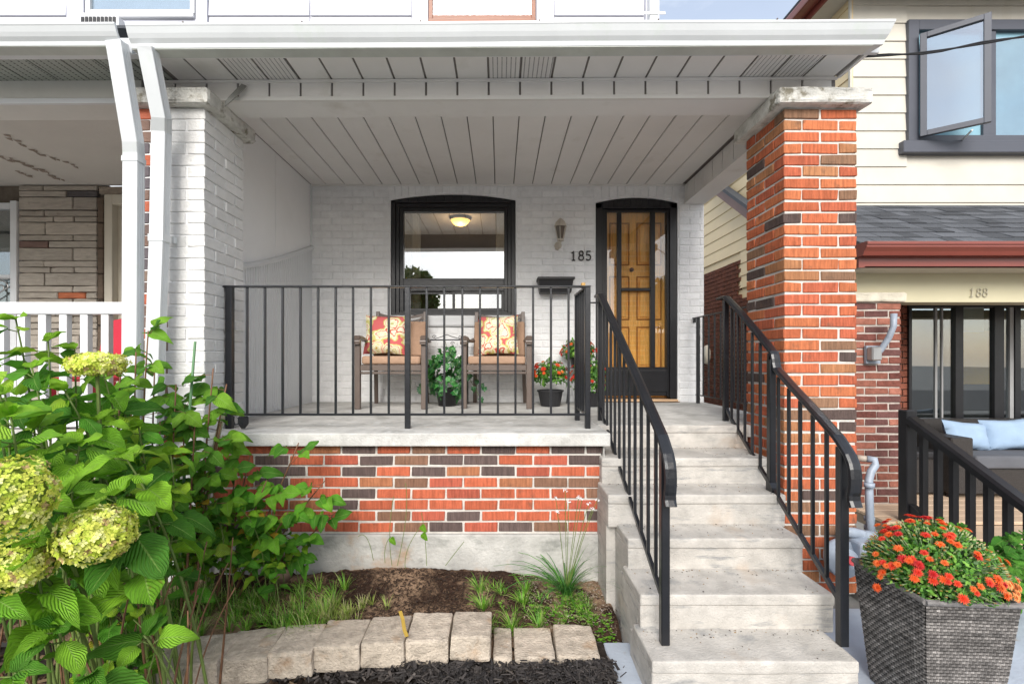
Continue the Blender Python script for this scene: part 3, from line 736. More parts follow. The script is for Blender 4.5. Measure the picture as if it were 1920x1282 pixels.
sr = thing("side_railing", "short black railing closing the right side of the porch behind the stair rail", "railing", (1.955, 4.0, FL))
post(sr, 1.955, 4.68, FL, .40, .03)
B(1.94, 1.97, 3.23, YW - .002, .40, .411).build("top_rail", BLK, sr, bevel=.002)
B(1.948, 1.962, 3.23, YW - .06, -.365, -.353).build("bottom_rail", BLK, sr)
B(1.945, 1.965, YW - .03, YW - .003, .36, .3995).build("wall_bracket", BLK, sr)
for k in range(11): baluster(None, 1.955, 4.56 - k * .12, -.355, .40, root=sr)
# small wooden block on top of the corner of the railing
o = B(X(1090, 3.03), X(1097, 3.03), 3.02, 3.045, zt + .007, zt + .03).build("wood_block", mat("raw_wood", (.45, .27, .08), .7)); tag(o, "small yellow wooden block lying on the corner of the porch railing", "wood block")

# ================================================================== GROUND
def soil_h(x, y):
    """height of the garden bed"""
    h = -1.30 + .03 * noise.noise(Vector((x * 2.2, y * 2.2, 3))) + .012 * noise.noise(Vector((x * 9, y * 9, 1)))
    h += .085 * math.exp(-(((x + .35) / .42) ** 2 + ((y - 2.72) / .16) ** 2))
    h += .05 * math.exp(-(((x + .95) / .28) ** 2 + ((y - 2.74) / .12) ** 2))
    h -= .05 * max(0, min(1, (x - .05) / .4))
    h += .010 * noise.noise(Vector((x * 30, y * 30, 2))) + .006 * noise.noise(Vector((x * 70, y * 70, 2)))
    h -= .075 * max(0, min(1, (x + .09) / .06)) * max(0, min(1, (2.46 - y) / .10))
    return h
def grid_mesh(x0, x1, y0, y1, nx, ny, hf):
    mb = MB(); vs_ = [(x0 + (x1 - x0) * i / nx, y0 + (y1 - y0) * j / ny, 0) for j in range(ny + 1) for i in range(nx + 1)]
    vs_ = [(x, y, hf(x, y)) for x, y, _ in vs_]
    return mb.raw(vs_, [(j * (nx + 1) + i, j * (nx + 1) + i + 1, (j + 1) * (nx + 1) + i + 1, (j + 1) * (nx + 1) + i) for j in range(ny) for i in range(nx)])
kind(MB().raw([(-80, -80, -1.42), (80, -80, -1.42), (80, 60, -1.42), (-80, 60, -1.42)], [(0, 1, 2, 3)]).build("ground", m_ground))
kind(grid_mesh(-3.0, .615, 2.16, 2.95, 420, 100, soil_h).build("garden_bed", m_dirt, smooth=True))
def low_h(x, y): return -1.392 + .03 * noise.noise(Vector((x * 3, y * 3, 7))) + .012 * noise.noise(Vector((x * 12, y * 12, 1)))
kind(grid_mesh(-3.2, .50, .5, 2.3, 160, 80, low_h).build("mulch_bed", mat("mulch_soil", (.03, .024, .02), .95, .4, 20, .8, 70, .1), smooth=True))
kind(B(.50, .66, .3, 2.30, -1.46, -1.372).build("painted_kerb_strip", m_bluepaint, bevel=.006))
kind(B(1.42, 3.05, .2, 2.6, -1.46, -1.365).build("painted_path", m_bluepaint, bevel=.006))
kind(B(-6, 8, -2.6, .1, -1.5, -1.40).build("sidewalk", mat("sidewalk_concrete", (.5, .49, .47), .9, .1, 3)))
kind(B(-60, 60, -11, -2.75, -1.5, -1.41).build("road", mat("asphalt", (.06, .06, .062), .9, .2, 12, .3, 80)))
kind(B(2.1, 3.05, 2.62, 7.5, -1.46, -1.37).build("side_alley", mat("alley_concrete", (.3, .3, .29), .9, .2, 4)))

# retaining blocks, each one a thing
def block(label, pxl, pxr, ytop, yfront, ztop, yaw, dz, h=.11, dep=.25):
    d = yfront; x0, x1 = X(pxl, d), X(pxr, d)
    o = B(x0 + .0025, x1 - .0025, d, d + dep, ztop - h, ztop).build("paving_block", m_block, bevel=.012, bseg=2, sub=4, disp=.006, dsc=16)
    o.rotation_euler = (R(dz), R(rnd.uniform(-2, 2)), R(yaw)); return tag(o, label, "concrete block", "concrete blocks edging the garden bed")
BL_ = [(262, 397, 1.93, -1.255, 7, "grey concrete edging block at the left end of the row, half under the weeds"),
       (397, 495, 1.985, -1.258, 6, "brownish concrete edging block with a thin stalk lying across it"),
       (496, 581, 2.01, -1.250, 4, "tan stained concrete edging block raised above the block on its left"),
       (582, 672, 2.05, -1.248, 3, "orange stained concrete edging block below the soil mound"),
       (673, 757, 2.07, -1.243, 2, "concrete edging block with a yellow leaf on its right edge"),
       (758, 841, 2.085, -1.238, 1, "plain pale grey concrete edging block, second from the drop in the row"),
       (842, 921, 2.095, -1.232, 0, "plain pale concrete edging block, last of the upper row before the drop"),
       (924, 963, 2.11, -1.335, 0, "narrow concrete edging block, first of the three lower ones"),
       (964, 1044, 2.11, -1.335, -1, "middle one of the three lower concrete edging blocks"),
       (1045, 1128, 2.12, -1.330, -2, "lower concrete edging block with black mulch on its top, nearest the stairs")]
for (a, b, d, z, yw, lab) in BL_: block(lab, a, b, None, d, z, yw, rnd.uniform(-3, 3) - (2 if a < 600 else 0), dep=.235 if z > -1.3 else .26)
# yellow strip leaf on a block and mulch clods
o = MB().sweep([P(750, 1150, 2.24), P(755, 1165, 2.2), P(758, 1185, 2.13), P(763, 1198, 2.09)], [(-.008, 0), (.008, 0), (.008, .002), (-.008, .002)]).build("fallen_leaf", mat("yellow_leaf", (.42, .28, .05), .6)); o.location.z += .012
tag(o, "long yellow fallen leaf lying across the edging blocks", "leaf")

# mulch: thousands of small chips
def scatter_chips(name, n, area, hf, cols, size, m):
    mb = MB(); mb.v = []; V = mb.v; Fc = mb.f; C = mb.c
    for _ in range(n):
        x, y = area(); z = hf(x, y) + rnd.uniform(-.002, .012)
        L_ = rnd.uniform(*size); W_ = L_ * rnd.uniform(.15, .4); T_ = W_ * .35
        rot = Matrix.Rotation(rnd.uniform(0, 6.28), 3, 'Z') @ Matrix.Rotation(rnd.gauss(0, .35), 3, 'X') @ Matrix.Rotation(rnd.gauss(0, .35), 3, 'Y')
        b = len(V); c_ = rnd.choice(cols)
        for (sx, sy, sz_) in ((-1, -.6, -1), (1, -1, -1), (.8, 1, -1), (-1, .7, -1), (-1, -.6, 1), (.8, -.8, 1), (.7, 1, 1), (-.9, .7, 1)):
            V.append(rot @ Vector((sx * L_ / 2, sy * W_ / 2, sz_ * T_ / 2)) + Vector((x, y, z)))
        Fc += [tuple(b + i for i in f) for f in ((4, 5, 6, 7), (0, 1, 5, 4), (1, 2, 6, 5), (2, 3, 7, 6), (3, 0, 4, 7))]; C += [c_] * 5
    return kind(mb.build(name, m), 'stuff')
m_chipa = mat("mulch_chip", (1, 1, 1), .75, .3, 60, .2, 100, .35, attr=True)
scatter_chips("bark_mulch", 9000, lambda: (rnd.uniform(-1.9, .50), rnd.uniform(1.45, 2.13)), lambda x, y: low_h(x, y) + (.03 if y > 2.0 else 0), [(.025, .022, .021), (.045, .038, .035), (.03, .026, .024), (.085, .072, .065), (.016, .013, .012)], (.012, .05), m_chipa)
scatter_chips("soil_crumbs", 9000, lambda: (rnd.gauss(-.45, .42), rnd.uniform(2.30, 2.74)), soil_h, [(.04, .022, .014), (.06, .034, .02), (.03, .018, .012), (.025, .015, .01), (.12, .075, .045)], (.004, .020), m_chipa)
def heap_area():
    c_ = rnd.choice([(-.28, 2.06, .15), (-.12, 2.05, .10), (.18, 2.05, .10), (.36, 2.07, .09), (.40, 2.06, .08)])
    return c_[0] + rnd.gauss(0, c_[2] * .6), c_[1] + rnd.gauss(0, .03) - .02
scatter_chips("bark_mulch", 1500, heap_area, lambda x, y: -1.335 + rnd.uniform(-.03, .02) - abs(y - 2.05) * .5, [(.016, .014, .014), (.03, .026, .025), (.05, .043, .04)], (.012, .045), m_chipa)
# pebbly gravel corner beside the stairs
scatter_chips("pebbles", 1800, lambda: (rnd.uniform(.12, .60), rnd.uniform(2.35, 2.82)), soil_h, [(.35, .28, .22), (.25, .2, .15), (.42, .36, .30), (.12, .08, .06)], (.005, .014), m_chipa)
# terracotta shard of a pot by the footing
o = MB().lathe(P(530, 1085, 2.62), [(.045, 0), (.058, .06), (.064, .10), (.054, .10), (.045, .03)], 16).build("clay_pot", mat("weathered_clay", (.36, .24, .19), .9, .2, 12, .4, 60), smooth=True); o.rotation_euler = (R(18), R(10), 0)
tag(o, "weathered clay pot half hidden in the weeds by the footing", "flower pot")

# ================================================================== LEFT NEIGHBOUR
nl = thing("neighbour_house", "left neighbour's house front of pale split stone behind a white railing", "house", (-4.5, YW, FL))
nlx0, nlx1 = -7.5, -2.05
B(nlx0, X(196, YW), YW + .03, YW + .2, FL - .1, 1.76).build("wall", mat("stone_backing", (.14, .115, .09), .9, .2, 20), nl)
nw = bpy.data.objects["wall.001"] if "wall.001" in bpy.data.objects else nl
m_stone = mat("split_stone", (1, 1, 1), .9, .16, 10, .9, 30, .2, objcol=True, stretch=(1, 1, 5), dark=(.25, .21, .17), dscale=8, dlo=.62, dhi=.8)
rows = [(349, 357, [36, 82, 184]), (359, 369, [36, 126, 184]), (371, 393, [36, 138, 184]), (396, 405, [36, 84, 184]), (407, 416, [36, 102, 140, 184]), (418, 440, [36, 86, 184]), (442, 451, [36, 138, 184]),
        (453, 464, [36, 92, 184]), (466, 488, [36, 138, 184]), (490, 500, [36, 84, 184]), (502, 511, [36, 96, 140, 184]), (513, 535, [36, 85, 184]), (537, 547, [36, 138, 184]), (549, 559, [36, 110, 162, 184]),
        (561, 568, [36, 138, 184]), (570, 592, [36, 105, 184]), (594, 604, [36, 138, 184]), (606, 616, [36, 80, 130, 184]), (618, 628, [36, 110, 184]), (630, 652, [36, 90, 150, 184]), (654, 664, [36, 130, 184]), (666, 688, [36, 80, 184]), (690, 700, [36, 120, 184]), (702, 750, [36, 100, 184])]
for (ya, yb, xs_) in rows:
    for i, (a, b) in enumerate(zip(xs_[:-1], xs_[1:])):
        f = rnd.uniform(.85, 1.1); c_ = (.46 * f, .41 * f, .35 * f)
        if (ya, i) == (453, 0): c_ = (.20, .13, .11)
        if (ya, i) == (549, 1): c_ = (.50, .16, .08)
        if (ya, i) == (359, 1): c_ = (.12, .11, .11)
        x0_, x1_ = X(a + 1, YW), X(b - 1, YW)
        mb = B(x0_, x1_, YW - .012, YW + .03, Z(yb + .3, YW), Z(ya - .3, YW))
        o = mb.build("stone", m_stone, nw, bevel=.006, sub=2, disp=.007, dsc=14); o.color = (*c_, 1)
for k in range(9):   # narrow quoin stones of the corner pier
    za, zb_ = Z(372 + k * 48, YW), Z(372 + (k + 1) * 48 - 3, YW)
    o = B(X(187, YW), X(197, YW), YW - .03, YW + .03, zb_, za).build("stone", m_stone, nw, bevel=.006, sub=2, disp=.006, dsc=12); o.color = (.16, .12, .09, 1)
for k in range(3):
    o = B(X(186, YW) + k * .33, X(186, YW) + .32 + k * .33, YW - .012, YW + .03, Z(365 - 0, YW), Z(350, YW)).build("stone", m_stone, nw, bevel=.006, sub=2, disp=.006, dsc=12); o.color = (.36, .30, .24, 1)
# window bay right of the stones
m_cream = mat("cream_paint", (.62, .57, .47), .55, .05, 5)
mb = MB(); mb.box(X(198, YW), X(213, YW), YW - .02, YW + .2, Z(600, YW), Z(366, YW)); mb.box(X(213, YW), X(300, YW), YW - .02, YW + .2, Z(384, YW), Z(366, YW)); mb.box(X(213, YW), X(222, YW), YW + .05, YW + .2, Z(600, YW), Z(384, YW))
wl_ = mb.build("window", m_cream, nl, bevel=.004)
B(X(222, YW), X(420, YW), YW + .12, YW + .124, Z(600, YW), Z(384, YW)).build("pane", m_glass3, wl_)
B(X(212, YW), X(420, YW), YW + .2, YW + .21, Z(600, YW), Z(366, YW)).build("blind", m_cream, wl_)
B(X(198, YW), -2.06, YW - .0, YW + .2, FL, Z(601, YW)).build("lower_wall", m_cream, nl)
B(X(300, YW), -2.06, YW + .0, YW + .2, Z(366, YW), 1.76).build("lintel_wall", m_cream, nl)
# door at the left edge
dl = MB(); ya, yb = YW - .03, YW + .05
dl.box(X(24, YW), X(36, YW), ya, yb, FL, Z(378, YW)); dl.box(X(-90, YW), X(24, YW), ya, yb, Z(393, YW), Z(382, YW)); dl.box(X(-90, YW), X(24, YW), ya, yb, Z(523, YW), Z(516, YW)); dl.box(X(-90, YW), X(-78, YW), ya, yb, FL, Z(393, YW)); dl.box(X(-78, YW), X(24, YW), ya, yb, FL, FL + .12)
ndo = dl.build("door", m_white, nl, bevel=.003)
B(X(-78, YW), X(24, YW), YW + .0, YW + .004, FL + .12, Z(393, YW)).build("pane", m_glass3, ndo)
B(X(-90, YW), X(36, YW), YW + .051, YW + .06, FL, 1.7).build("inner_door", m_dark, ndo)
scr = MB()
def spiral(mb_, c, r0, turns, r=.005, a0=0, sgn=1, n=22, ax='xz'):
    pts = []
    for k in range(n + 1):
        t = k / n; an = a0 + sgn * turns * 6.283 * t; rr_ = r0 * (1 - .8 * t)
        pts.append(Vector(c) + Vector((math.cos(an) * rr_, 0, math.sin(an) * rr_)))
    mb_.tube(pts, r, 6); return pts
sc = Vector((X(10, YW), YW - .045, Z(540, YW)))
spiral(scr, sc, .075, 1.4, .006); scr.tube([sc + Vector((.075, 0, 0)), sc + Vector((-.12, 0, -.12))], .006, 6); scr.tube([Vector((X(-70, YW), YW - .045, Z(524, YW))), Vector((X(24, YW), YW - .045, Z(524, YW)))], .006, 6); scr.tube([Vector((X(4, YW), YW - .045, Z(524, YW))), Vector((X(4, YW), YW - .045, Z(650, YW)))], .006, 6)
scr.build("scroll_grille", mat("bare_metal", (.45, .44, .43), .35, metal=.8), ndo)
# ceiling, beam, soffit of the neighbour's porch
m_plast = mat("peeling_ceiling_paint", (.56, .53, .49), .8, .05, 2, .2, 20, dark=(.16, .12, .09), dscale=4.2, dlo=.70, dhi=.73)
B(nlx0, XL - .031, 3.05, YW + .03, 1.749, 1.80).build("porch_ceiling", m_plast, nl)
crk = MB()                       # curled flakes of paint hanging along the cracks
for (pa, pb, n_) in (((5, 250), (75, 290), 10), ((75, 290), (150, 312), 7), ((0, 292), (60, 312), 10), ((60, 312), (118, 338), 12), ((30, 320), (60, 330), 6)):
    for k in range(n_):
        t = (k + rnd.random()) / n_; px = pa[0] + (pb[0] - pa[0]) * t + rnd.uniform(-4, 4); py = pa[1] + (pb[1] - pa[1]) * t + rnd.uniform(-2, 2)
        d = 1.748 * F / (VY - py); c_ = Vector((X(px, d), d, 1.748)); s_ = rnd.uniform(.012, .034)
        crk.raw([c_ + Vector((-s_, -s_ * .3, 0)), c_ + Vector((s_, -s_ * .2, -.004)), c_ + Vector((s_ * .7, s_ * .5, -rnd.uniform(.01, .025))), c_ + Vector((-s_ * .8, s_ * .4, -.006))], [(0, 1, 2, 3)])
kind(crk.build("paint_flakes", mat("dark_crack", (.27, .22, .18), .9), nl), 'stuff')
bml = B(nlx0, -2.16, bf, bb, bz0 - .012, bz1 + .06); tilt(bml, .004).build("porch_beam", mat("neighbour_beam", (.66, .65, .61), .6, .06, 3, .15, 30), nl)
tilt(B(nlx0, -2.16, bf - .02, bf + .0, bz0 - .02, bz0 + .01), .004).build("beam_trim", m_white, nl)
mb = MB()
m_perf2 = mat("perforated_green_soffit", (.36, .38, .34), .5, .05, 5); perforate(m_perf2, .042, .018)
x = -7.4
while x < -1.97:
    b_ = min(x + .185, -1.965)
    tilt(MB().box(x + .003, b_, 2.64, bf - .001, sz + .0, sz + .006), .004).build("soffit_panel", m_perf2, nl, bevel=.0015); x += .19
tilt(B(nlx0, -1.965, 2.64, bf, sz + .012, sz + .04), .004).build("soffit_backing", m_soffit_dk, nl)
tilt(B(nlx0, -1.965, 2.595, 2.638, sz - .012, sz + .05), .004).build("soffit_trim", m_white, nl)
g2 = gutter("gutter", "neighbour's white gutter ending at the top left downspout", -7.4, -1.985, 2.565, 1.643, m_fascia, .002, 0, .88)
# neighbour's porch floor, base
B(nlx0, -2.16, 2.9, YW + .03, FL - .1, FL).build("porch_floor", m_slab, nl)
o = B(nlx0, -2.18, 3.0, 3.1, -1.42, FL - .1).build("porch_base", m_stone, nl); o.color = (.30, .26, .22, 1)
# small air conditioner standing on the roof
ac = thing("air_conditioner", "white window air conditioner with a dark slotted grille above the left gutter", "air conditioner", (X(191, 4.4), 4.4, 3.0))
B(X(150, 4.4), X(222, 4.4), 4.4, 4.74, 2.98, Z(31, 4.4)).build("case", m_white, ac, bevel=.005)
for k in range(9): B(X(153 + k * 7.4, 4.4), X(158 + k * 7.4, 4.4), 4.392, 4.3995, Z(44, 4.4), Z(33, 4.4)).build("slot", m_pot, ac)
# white railing
wr = thing("white_railing", "white painted railing with square balusters along the left neighbour's porch", "railing", (-4, 2.97, FL))
WR = 2.97
B(-7.2, -2.17, WR - .03, WR + .03, .275, .35).build("top_rail", m_white, wr, bevel=.004)
B(-7.2, -2.17, WR - .03, WR + .03, -.43, -.36).build("bottom_rail", m_white, wr, bevel=.004)
for k in range(10):
    x = X(201 - k * 39, WR); key = ("wb",)
    if key not in _bm: _bm[key] = B(-.024, .024, -.02, .02, 0, .635).mesh("baluster", m_white, center=False, bevel=.002)[0]
    link("baluster", _bm[key], wr, loc=Vector((x, WR, -.36)) - wl(wr))
# downspouts
def dspout(name, lab, path, w_, d_, group=None, strap=None):
    g = thing(name, lab, "downspout", tuple(path[-1]))
    prof = [(-w_ / 2, -d_ / 2), (w_ / 2, -d_ / 2), (w_ / 2, -d_ * .25), (w_ / 2 - .004, -d_ * .15), (w_ / 2, -d_ * .05), (w_ / 2 - .004, d_ * .05), (w_ / 2, d_ * .15), (w_ / 2 - .004, d_ * .25), (w_ / 2, d_ * .35), (w_ / 2, d_ / 2), (-w_ / 2, d_ / 2)]
    MB().sweep(path, prof, up=(0, 1, 0)).build("pipe", m_fascia, g, bevel=.002)
    for (a, b) in strap or []:
        MB().sweep([a, b], [(-w_ / 2 - .003, -d_ / 2 - .003), (w_ / 2 + .003, -d_ / 2 - .003), (w_ / 2 + .003, d_ / 2 + .003), (-w_ / 2 - .003, d_ / 2 + .003)], up=(0, 1, 0)).build("strap", m_fascia, g)
    return g
D1 = 2.62
a = [P(219, 80, 2.50), P(222, 96, 2.505), P(250, 268, 2.60), P(251, 290, D1), P(249, 700, D1), P(246, 1010, D1)]
dspout("downspout", "wide white downspout with a ribbed side, the left one of the pair before the pillar", a, .082, .06, None, [(P(251, 296, D1), P(251, 306, D1))])
D2 = 2.66
a = [P(277, 88, 2.52), P(279, 100, 2.53), P(303, 222, 2.62), P(303, 250, D2), P(299, 450, D2), P(292, 640, D2), P(283, 1000, D2)]
g = dspout("downspout", "white downspout on the right of the pair, strapped to the painted pillar", a, .078, .06, None, [(P(299, 441, D2), P(299, 454, D2))])
B(X(312, 2.70), X(330, 2.77), 2.75, 2.779, Z(456, 2.76), Z(444, 2.76)).build("strap_end", m_fascia, g)
# red chair on the neighbour's porch
rc = thing("red_chair", "red garden chair back behind the left neighbour's white railing", "chair", (X(215, 3.9), 3.9, FL))
m_redc = mat("red_plastic", (.50, .02, .045), .45, .05, 5)
zc0 = FL + .30
poly = [(X(180, 3.9), zc0), (X(182, 3.9), Z(680, 3.9)), (X(189, 3.9), Z(640, 3.9)), (X(200, 3.9), Z(612, 3.9)), (X(213, 3.9), Z(600, 3.9)), (X(235, 3.9), Z(596, 3.9)), (X(262, 3.9), Z(604, 3.9)), (X(276, 3.9), Z(640, 3.9)), (X(282, 3.9), zc0)]
MB().prism(poly, 'y', 3.9, 3.93).build("backrest", m_redc, rc, bevel=.004)
B(X(176, 3.9), X(284, 3.9), 3.5, 3.9, zc0 - .03, zc0).build("seat", m_redc, rc, bevel=.004)
for (sx, sy) in ((178, 3.52), (280, 3.52), (178, 3.87), (280, 3.87)): B(X(sx, 3.9) - .02, X(sx, 3.9) + .02, sy - .02, sy + .02, FL, zc0 - .031).build("leg", m_redc, rc)

# ================================================================== RIGHT NEIGHBOUR
nr = thing("neighbour_house", "right neighbour's cream sided house with shingled porch roof and dark red gutters", "house", (5, 5.09, -1.35))
YN = 5.09; XN = 3.76
mb = MB(); ZL0, ZL1 = Z(792, YN) - .002, Z(566, YN) + .002
mb.box(XN + .02, 9, YN + .03, YN + .2, ZL1, 4.6); mb.box(XN + .02, X(1700, YN), YN + .03, YN + .2, ZL0, ZL1); mb.box(X(2010, YN), 9, YN + .03, YN + .2, ZL0, ZL1); mb.box(XN + .02, 9, YN + .03, YN + .2, -1.3, ZL0)
uw2 = mb.build("front_wall", m_side_c, nr)
sw2 = B(XN + .03, XN + .2, YN + .2, 12, -1.4, 4.2).build("side_wall", m_side_y, nr)
pw = .1925; z0n = Z(35 - 0, YN) ; zz = Z(8.8, YN)
nwx0, nwx1, nwz0, nwz1 = X(1700, YN), X(2010, YN), Z(290, YN), Z(40, YN)
def board(root, axis, a0, a1, c, z0, z1, m, t=.016):
    if axis == 'x': pts = [(a0, c - t, z0), (a1, c - t, z0), (a1, c + .01, z0), (a0, c + .01, z0), (a0, c - .003, z1), (a1, c - .003, z1), (a1, c + .01, z1), (a0, c + .01, z1)]
    else: pts = [(c - t, a0, z0), (c + .01, a0, z0), (c + .01, a1, z0), (c - t, a1, z0), (c - .003, a0, z1), (c + .01, a0, z1), (c + .01, a1, z1), (c - .003, a1, z1)]
    return MB().hexa(pts).build("siding_board", m, root)
k = 0; z = zz - pw * 12
while z < 4.25:
    if z > 1.45:
        z1 = z + pw + .002
        spans = [(XN, 8.5)]
        if z1 > nwz0 and z < nwz1: spans = [(XN, nwx0 + .01), (nwx1 - .01, 8.5)]
        for a, b in spans: board(uw2, 'x', a, b, YN + .02, z, z1, m_side_c)
    z += pw
z = zz - pw * 17; 
while z < 3.85:
    z1 = z + pw + .002
    if z > 1.5: board(sw2, 'y', YN - .0, 10.5, XN + .02, z, z1, m_side_y)
    elif z > .95: board(sw2, 'y', YN, 7.45, XN + .02, z, z1, m_side_y)
    z += pw
B(XN - .004, XN + .012, YN - .004, YN + .012, -1.3, 4.0).build("corner_trim", m_side_c, nr)
# rough dark brick on the lower side wall
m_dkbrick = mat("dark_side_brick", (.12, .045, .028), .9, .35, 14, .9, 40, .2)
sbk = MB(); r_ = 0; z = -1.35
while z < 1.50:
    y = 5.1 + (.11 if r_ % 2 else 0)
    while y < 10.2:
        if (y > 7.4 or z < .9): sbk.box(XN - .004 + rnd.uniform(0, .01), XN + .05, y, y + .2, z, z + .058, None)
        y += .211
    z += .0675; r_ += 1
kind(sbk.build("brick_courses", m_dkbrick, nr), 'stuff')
# opening window upstairs
nwn = thing("casement_window", "slate framed upstairs window with one sash swung open", "window", (nwx0, YN, nwz0))
mb = MB(); f = .11
mb.box(nwx0, nwx0 + f, YN - .03, YN + .1, nwz0 + .13, nwz1); mb.box(nwx1 - f, nwx1, YN - .03, YN + .1, nwz0 + .13, nwz1); mb.box(nwx0 + f, nwx1 - f, YN - .03, YN + .1, nwz1 - f, nwz1); mb.box(nwx0 + f, nwx1 - f, YN - .03, YN + .1, nwz0 + .13, nwz0 + .13 + f * .6)
mb.box(X(1842, YN), X(1866, YN), YN - .012, YN + .1, nwz0 + .19, nwz1 - f)
mb.build("window_frame", m_slate, nwn, bevel=.004)
B(nwx0 - .08, nwx1 + .08, YN - .06, YN + .1, nwz0, nwz0 + .128).build("window_sill", m_slate, nwn, bevel=.005)
B(X(1866, YN), nwx1 - f, YN + .002, YN + .006, nwz0 + .19, nwz1 - f - .06).build("pane", m_glass3, nwn)
B(X(1862, YN), nwx1 - f, YN + .03, YN + .06, nwz1 - f - .08, nwz1 - f).build("blind_box", m_pot, nwn)
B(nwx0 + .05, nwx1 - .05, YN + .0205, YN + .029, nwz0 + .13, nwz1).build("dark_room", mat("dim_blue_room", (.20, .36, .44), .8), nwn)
# the swung sash: a local frame rotated about its hinge
hx, hy = X(1719, YN), YN - .035
ex, ey = X(1858, 4.73), 4.73
u = Vector((ex - hx, ey - hy, 0)); Ls = u.length; u.normalize(); nn = Vector((-u.y, u.x, 0)) * -1
def sashbox(a0, a1, z0, z1, t0, t1):
    pts = []
    for z in (z0, z1):
        for (a, t) in ((a0, t0), (a1, t0), (a1, t1), (a0, t1)): pts.append(Vector((hx, hy, z)) + u * a + nn * t)
    return pts
sz0, sz1 = Z(262, YN), Z(72, YN)
mb = MB(); f = .055
for q in ((0, f, sz0, sz1), (Ls - f, Ls, sz0, sz1), (f, Ls - f, sz0, sz0 + f), (f, Ls - f, sz1 - f, sz1)): mb.hexa(sashbox(*q, 0, .045))
sh = mb.build("sash", m_slate, nwn, bevel=.003)
MB().hexa(sashbox(f, Ls - f, sz0 + f, sz1 - f, .018, .022)).build("pane", glass_mat("open_sash_glass", .36, (.50, .58, .62)), sh)
MB().tube([Vector((X(1800, YN), YN, sz0 - .03)), Vector((hx, hy, sz0 - .03)) + u * .4], .01, 6).build("stay_arm", m_fascia, nwn)
# eave along the side wall at the top
ev = MB(); ex0, ez = 3.54, 3.87
B(ex0, XN + .02, 4.72, 12, ez, ez + .02).build("eave_soffit", m_side_c, nr)
B(ex0 - .02, ex0, 4.70, 12, ez - .01, ez + .16).build("eave_fascia", m_red_met, nr)
B(3.38, ex0 - .02, 4.68, 12, ez + .05, ez + .15).build("eave_gutter", m_red_met, nr, bevel=.02, bseg=2)
B(ex0, 9, 4.70, 4.72, ez - .01, ez + .16).build("eave_fascia", m_red_met, nr)
B(3.4, 9, 4.7, 12, ez + .17, ez + .2).build("upper_roof", m_rooftile, nr)
# porch roof with shingles, row by row
ze, ye = Z(456, 3.9), 3.9; zw_, yw_ = Z(386, YN), YN - .01
B(3.0, 9, ye - .0, YN, ze - .2, ze - .19).build("porch_soffit", m_side_c, nr)
L_ = Vector((0, yw_ - ye, zw_ - ze)); nrow = 9; Ld = L_.normalized(); nrm = Vector((0, -Ld.z, Ld.y))
rb = MB(); rb.hexa([Vector((2.95, ye, ze - .02)), Vector((9, ye, ze - .02)), Vector((9, yw_, zw_ - .03)), Vector((2.95, yw_, zw_ - .03)), Vector((2.95, ye, ze - .004)), Vector((9, ye, ze - .004)), Vector((9, yw_, zw_ - .004)), Vector((2.95, yw_, zw_ - .004))])
prf = rb.build("porch_roof", m_rooftile, nr)
for r_ in range(nrow):
    a = Vector((0, ye, ze)) + L_ * (r_ / nrow); b = Vector((0, ye, ze)) + L_ * ((r_ + 1.12) / nrow)
    if r_ == nrow - 1: b = Vector((0, yw_, zw_))
    x = 2.95 + rnd.uniform(-.2, 0)
    while x < 7.5:
        w2 = rnd.choice([.12, .16, .2, .25]); lift = rnd.choice([.006, .010, .013])
        x0_, x1_ = max(x, 2.95), x + w2 - .004
        if x1_ > x0_ + .02:
            a_ = a + Ld * rnd.uniform(-.01, .01)
            MB().hexa([(x0_, a_.y, a_.z), (x1_, a_.y, a_.z), (x1_, b.y, b.z), (x0_, b.y, b.z), Vector((x0_, a_.y, a_.z)) + nrm * lift, Vector((x1_, a_.y, a_.z)) + nrm * lift, Vector((x1_, b.y, b.z)) + nrm * .002, Vector((x0_, b.y, b.z)) + nrm * .002]).build("shingle", m_rooftile, prf)
        x += w2
GPR = [(0, 0), (-.08, 0), (-.095, .03), (-.12, .06), (-.12, .075), (-.13, .08), (-.13, .10), (-.12, .105), (0, .105)]
mb = MB(); mb.prism([(ye + .01 + u_, ze - .115 + v_) for u_, v_ in GPR], 'x', 2.93, 9); mb.build("porch_gutter", m_red_met, nr)
B(2.95, 9, ye + .0, ye + .02, ze - .20, ze - .115).build("porch_fascia", m_red_met, nr)
# beam, pier, return
YP = 4.14
B(3.0, 9, YP + .02, YP + .25, Z(566, YP), Z(505, YP)).build("porch_beam", m_beam_y, nr)
B(3.0, 9, YP + .25, YN, .60, .62).build("porch_ceiling", m_side_c, nr)
m_nbrick = mat("old_brick", (1, 1, 1), .88, .22, 24, .8, 60, .2, objcol=True)
npl = thing("brick_pillar", "old brown brick pillar with pale cap at the right neighbour's porch corner", "pillar", (3.29, 4.35, -1.35))
def ncol(*_): 
    f = rnd.uniform(.8, 1.15); c_ = rnd.choice([(.17, .06, .045), (.14, .05, .04), (.22, .085, .06), (.30, .12, .085), (.12, .055, .05)]); return tuple(q * f for q in c_)
pillar(npl, 3.08, 3.50, YP, YP + .42, -1.27, .49, .0675, m_nbrick, mat("old_mortar", (.42, .37, .33), .95, .2, 20, .5, 70), ncol, h=.052)
slab_rough(3.03, 3.53, YP - .03, YP + .45, .49, .575, "pillar_cap", mat("cream_cap", (.55, .51, .42), .85, .15, 12, .5, 60), npl, .006, 9)
B(3.04, 3.56, YP - .02, YP + .46, -1.46, -1.272).build("pillar_base", mat("pebbledash", (.45, .44, .42), .95, .25, 80, .6, 140), npl, bevel=.006)
rbk = MB(); r_ = 0; z = -1.27
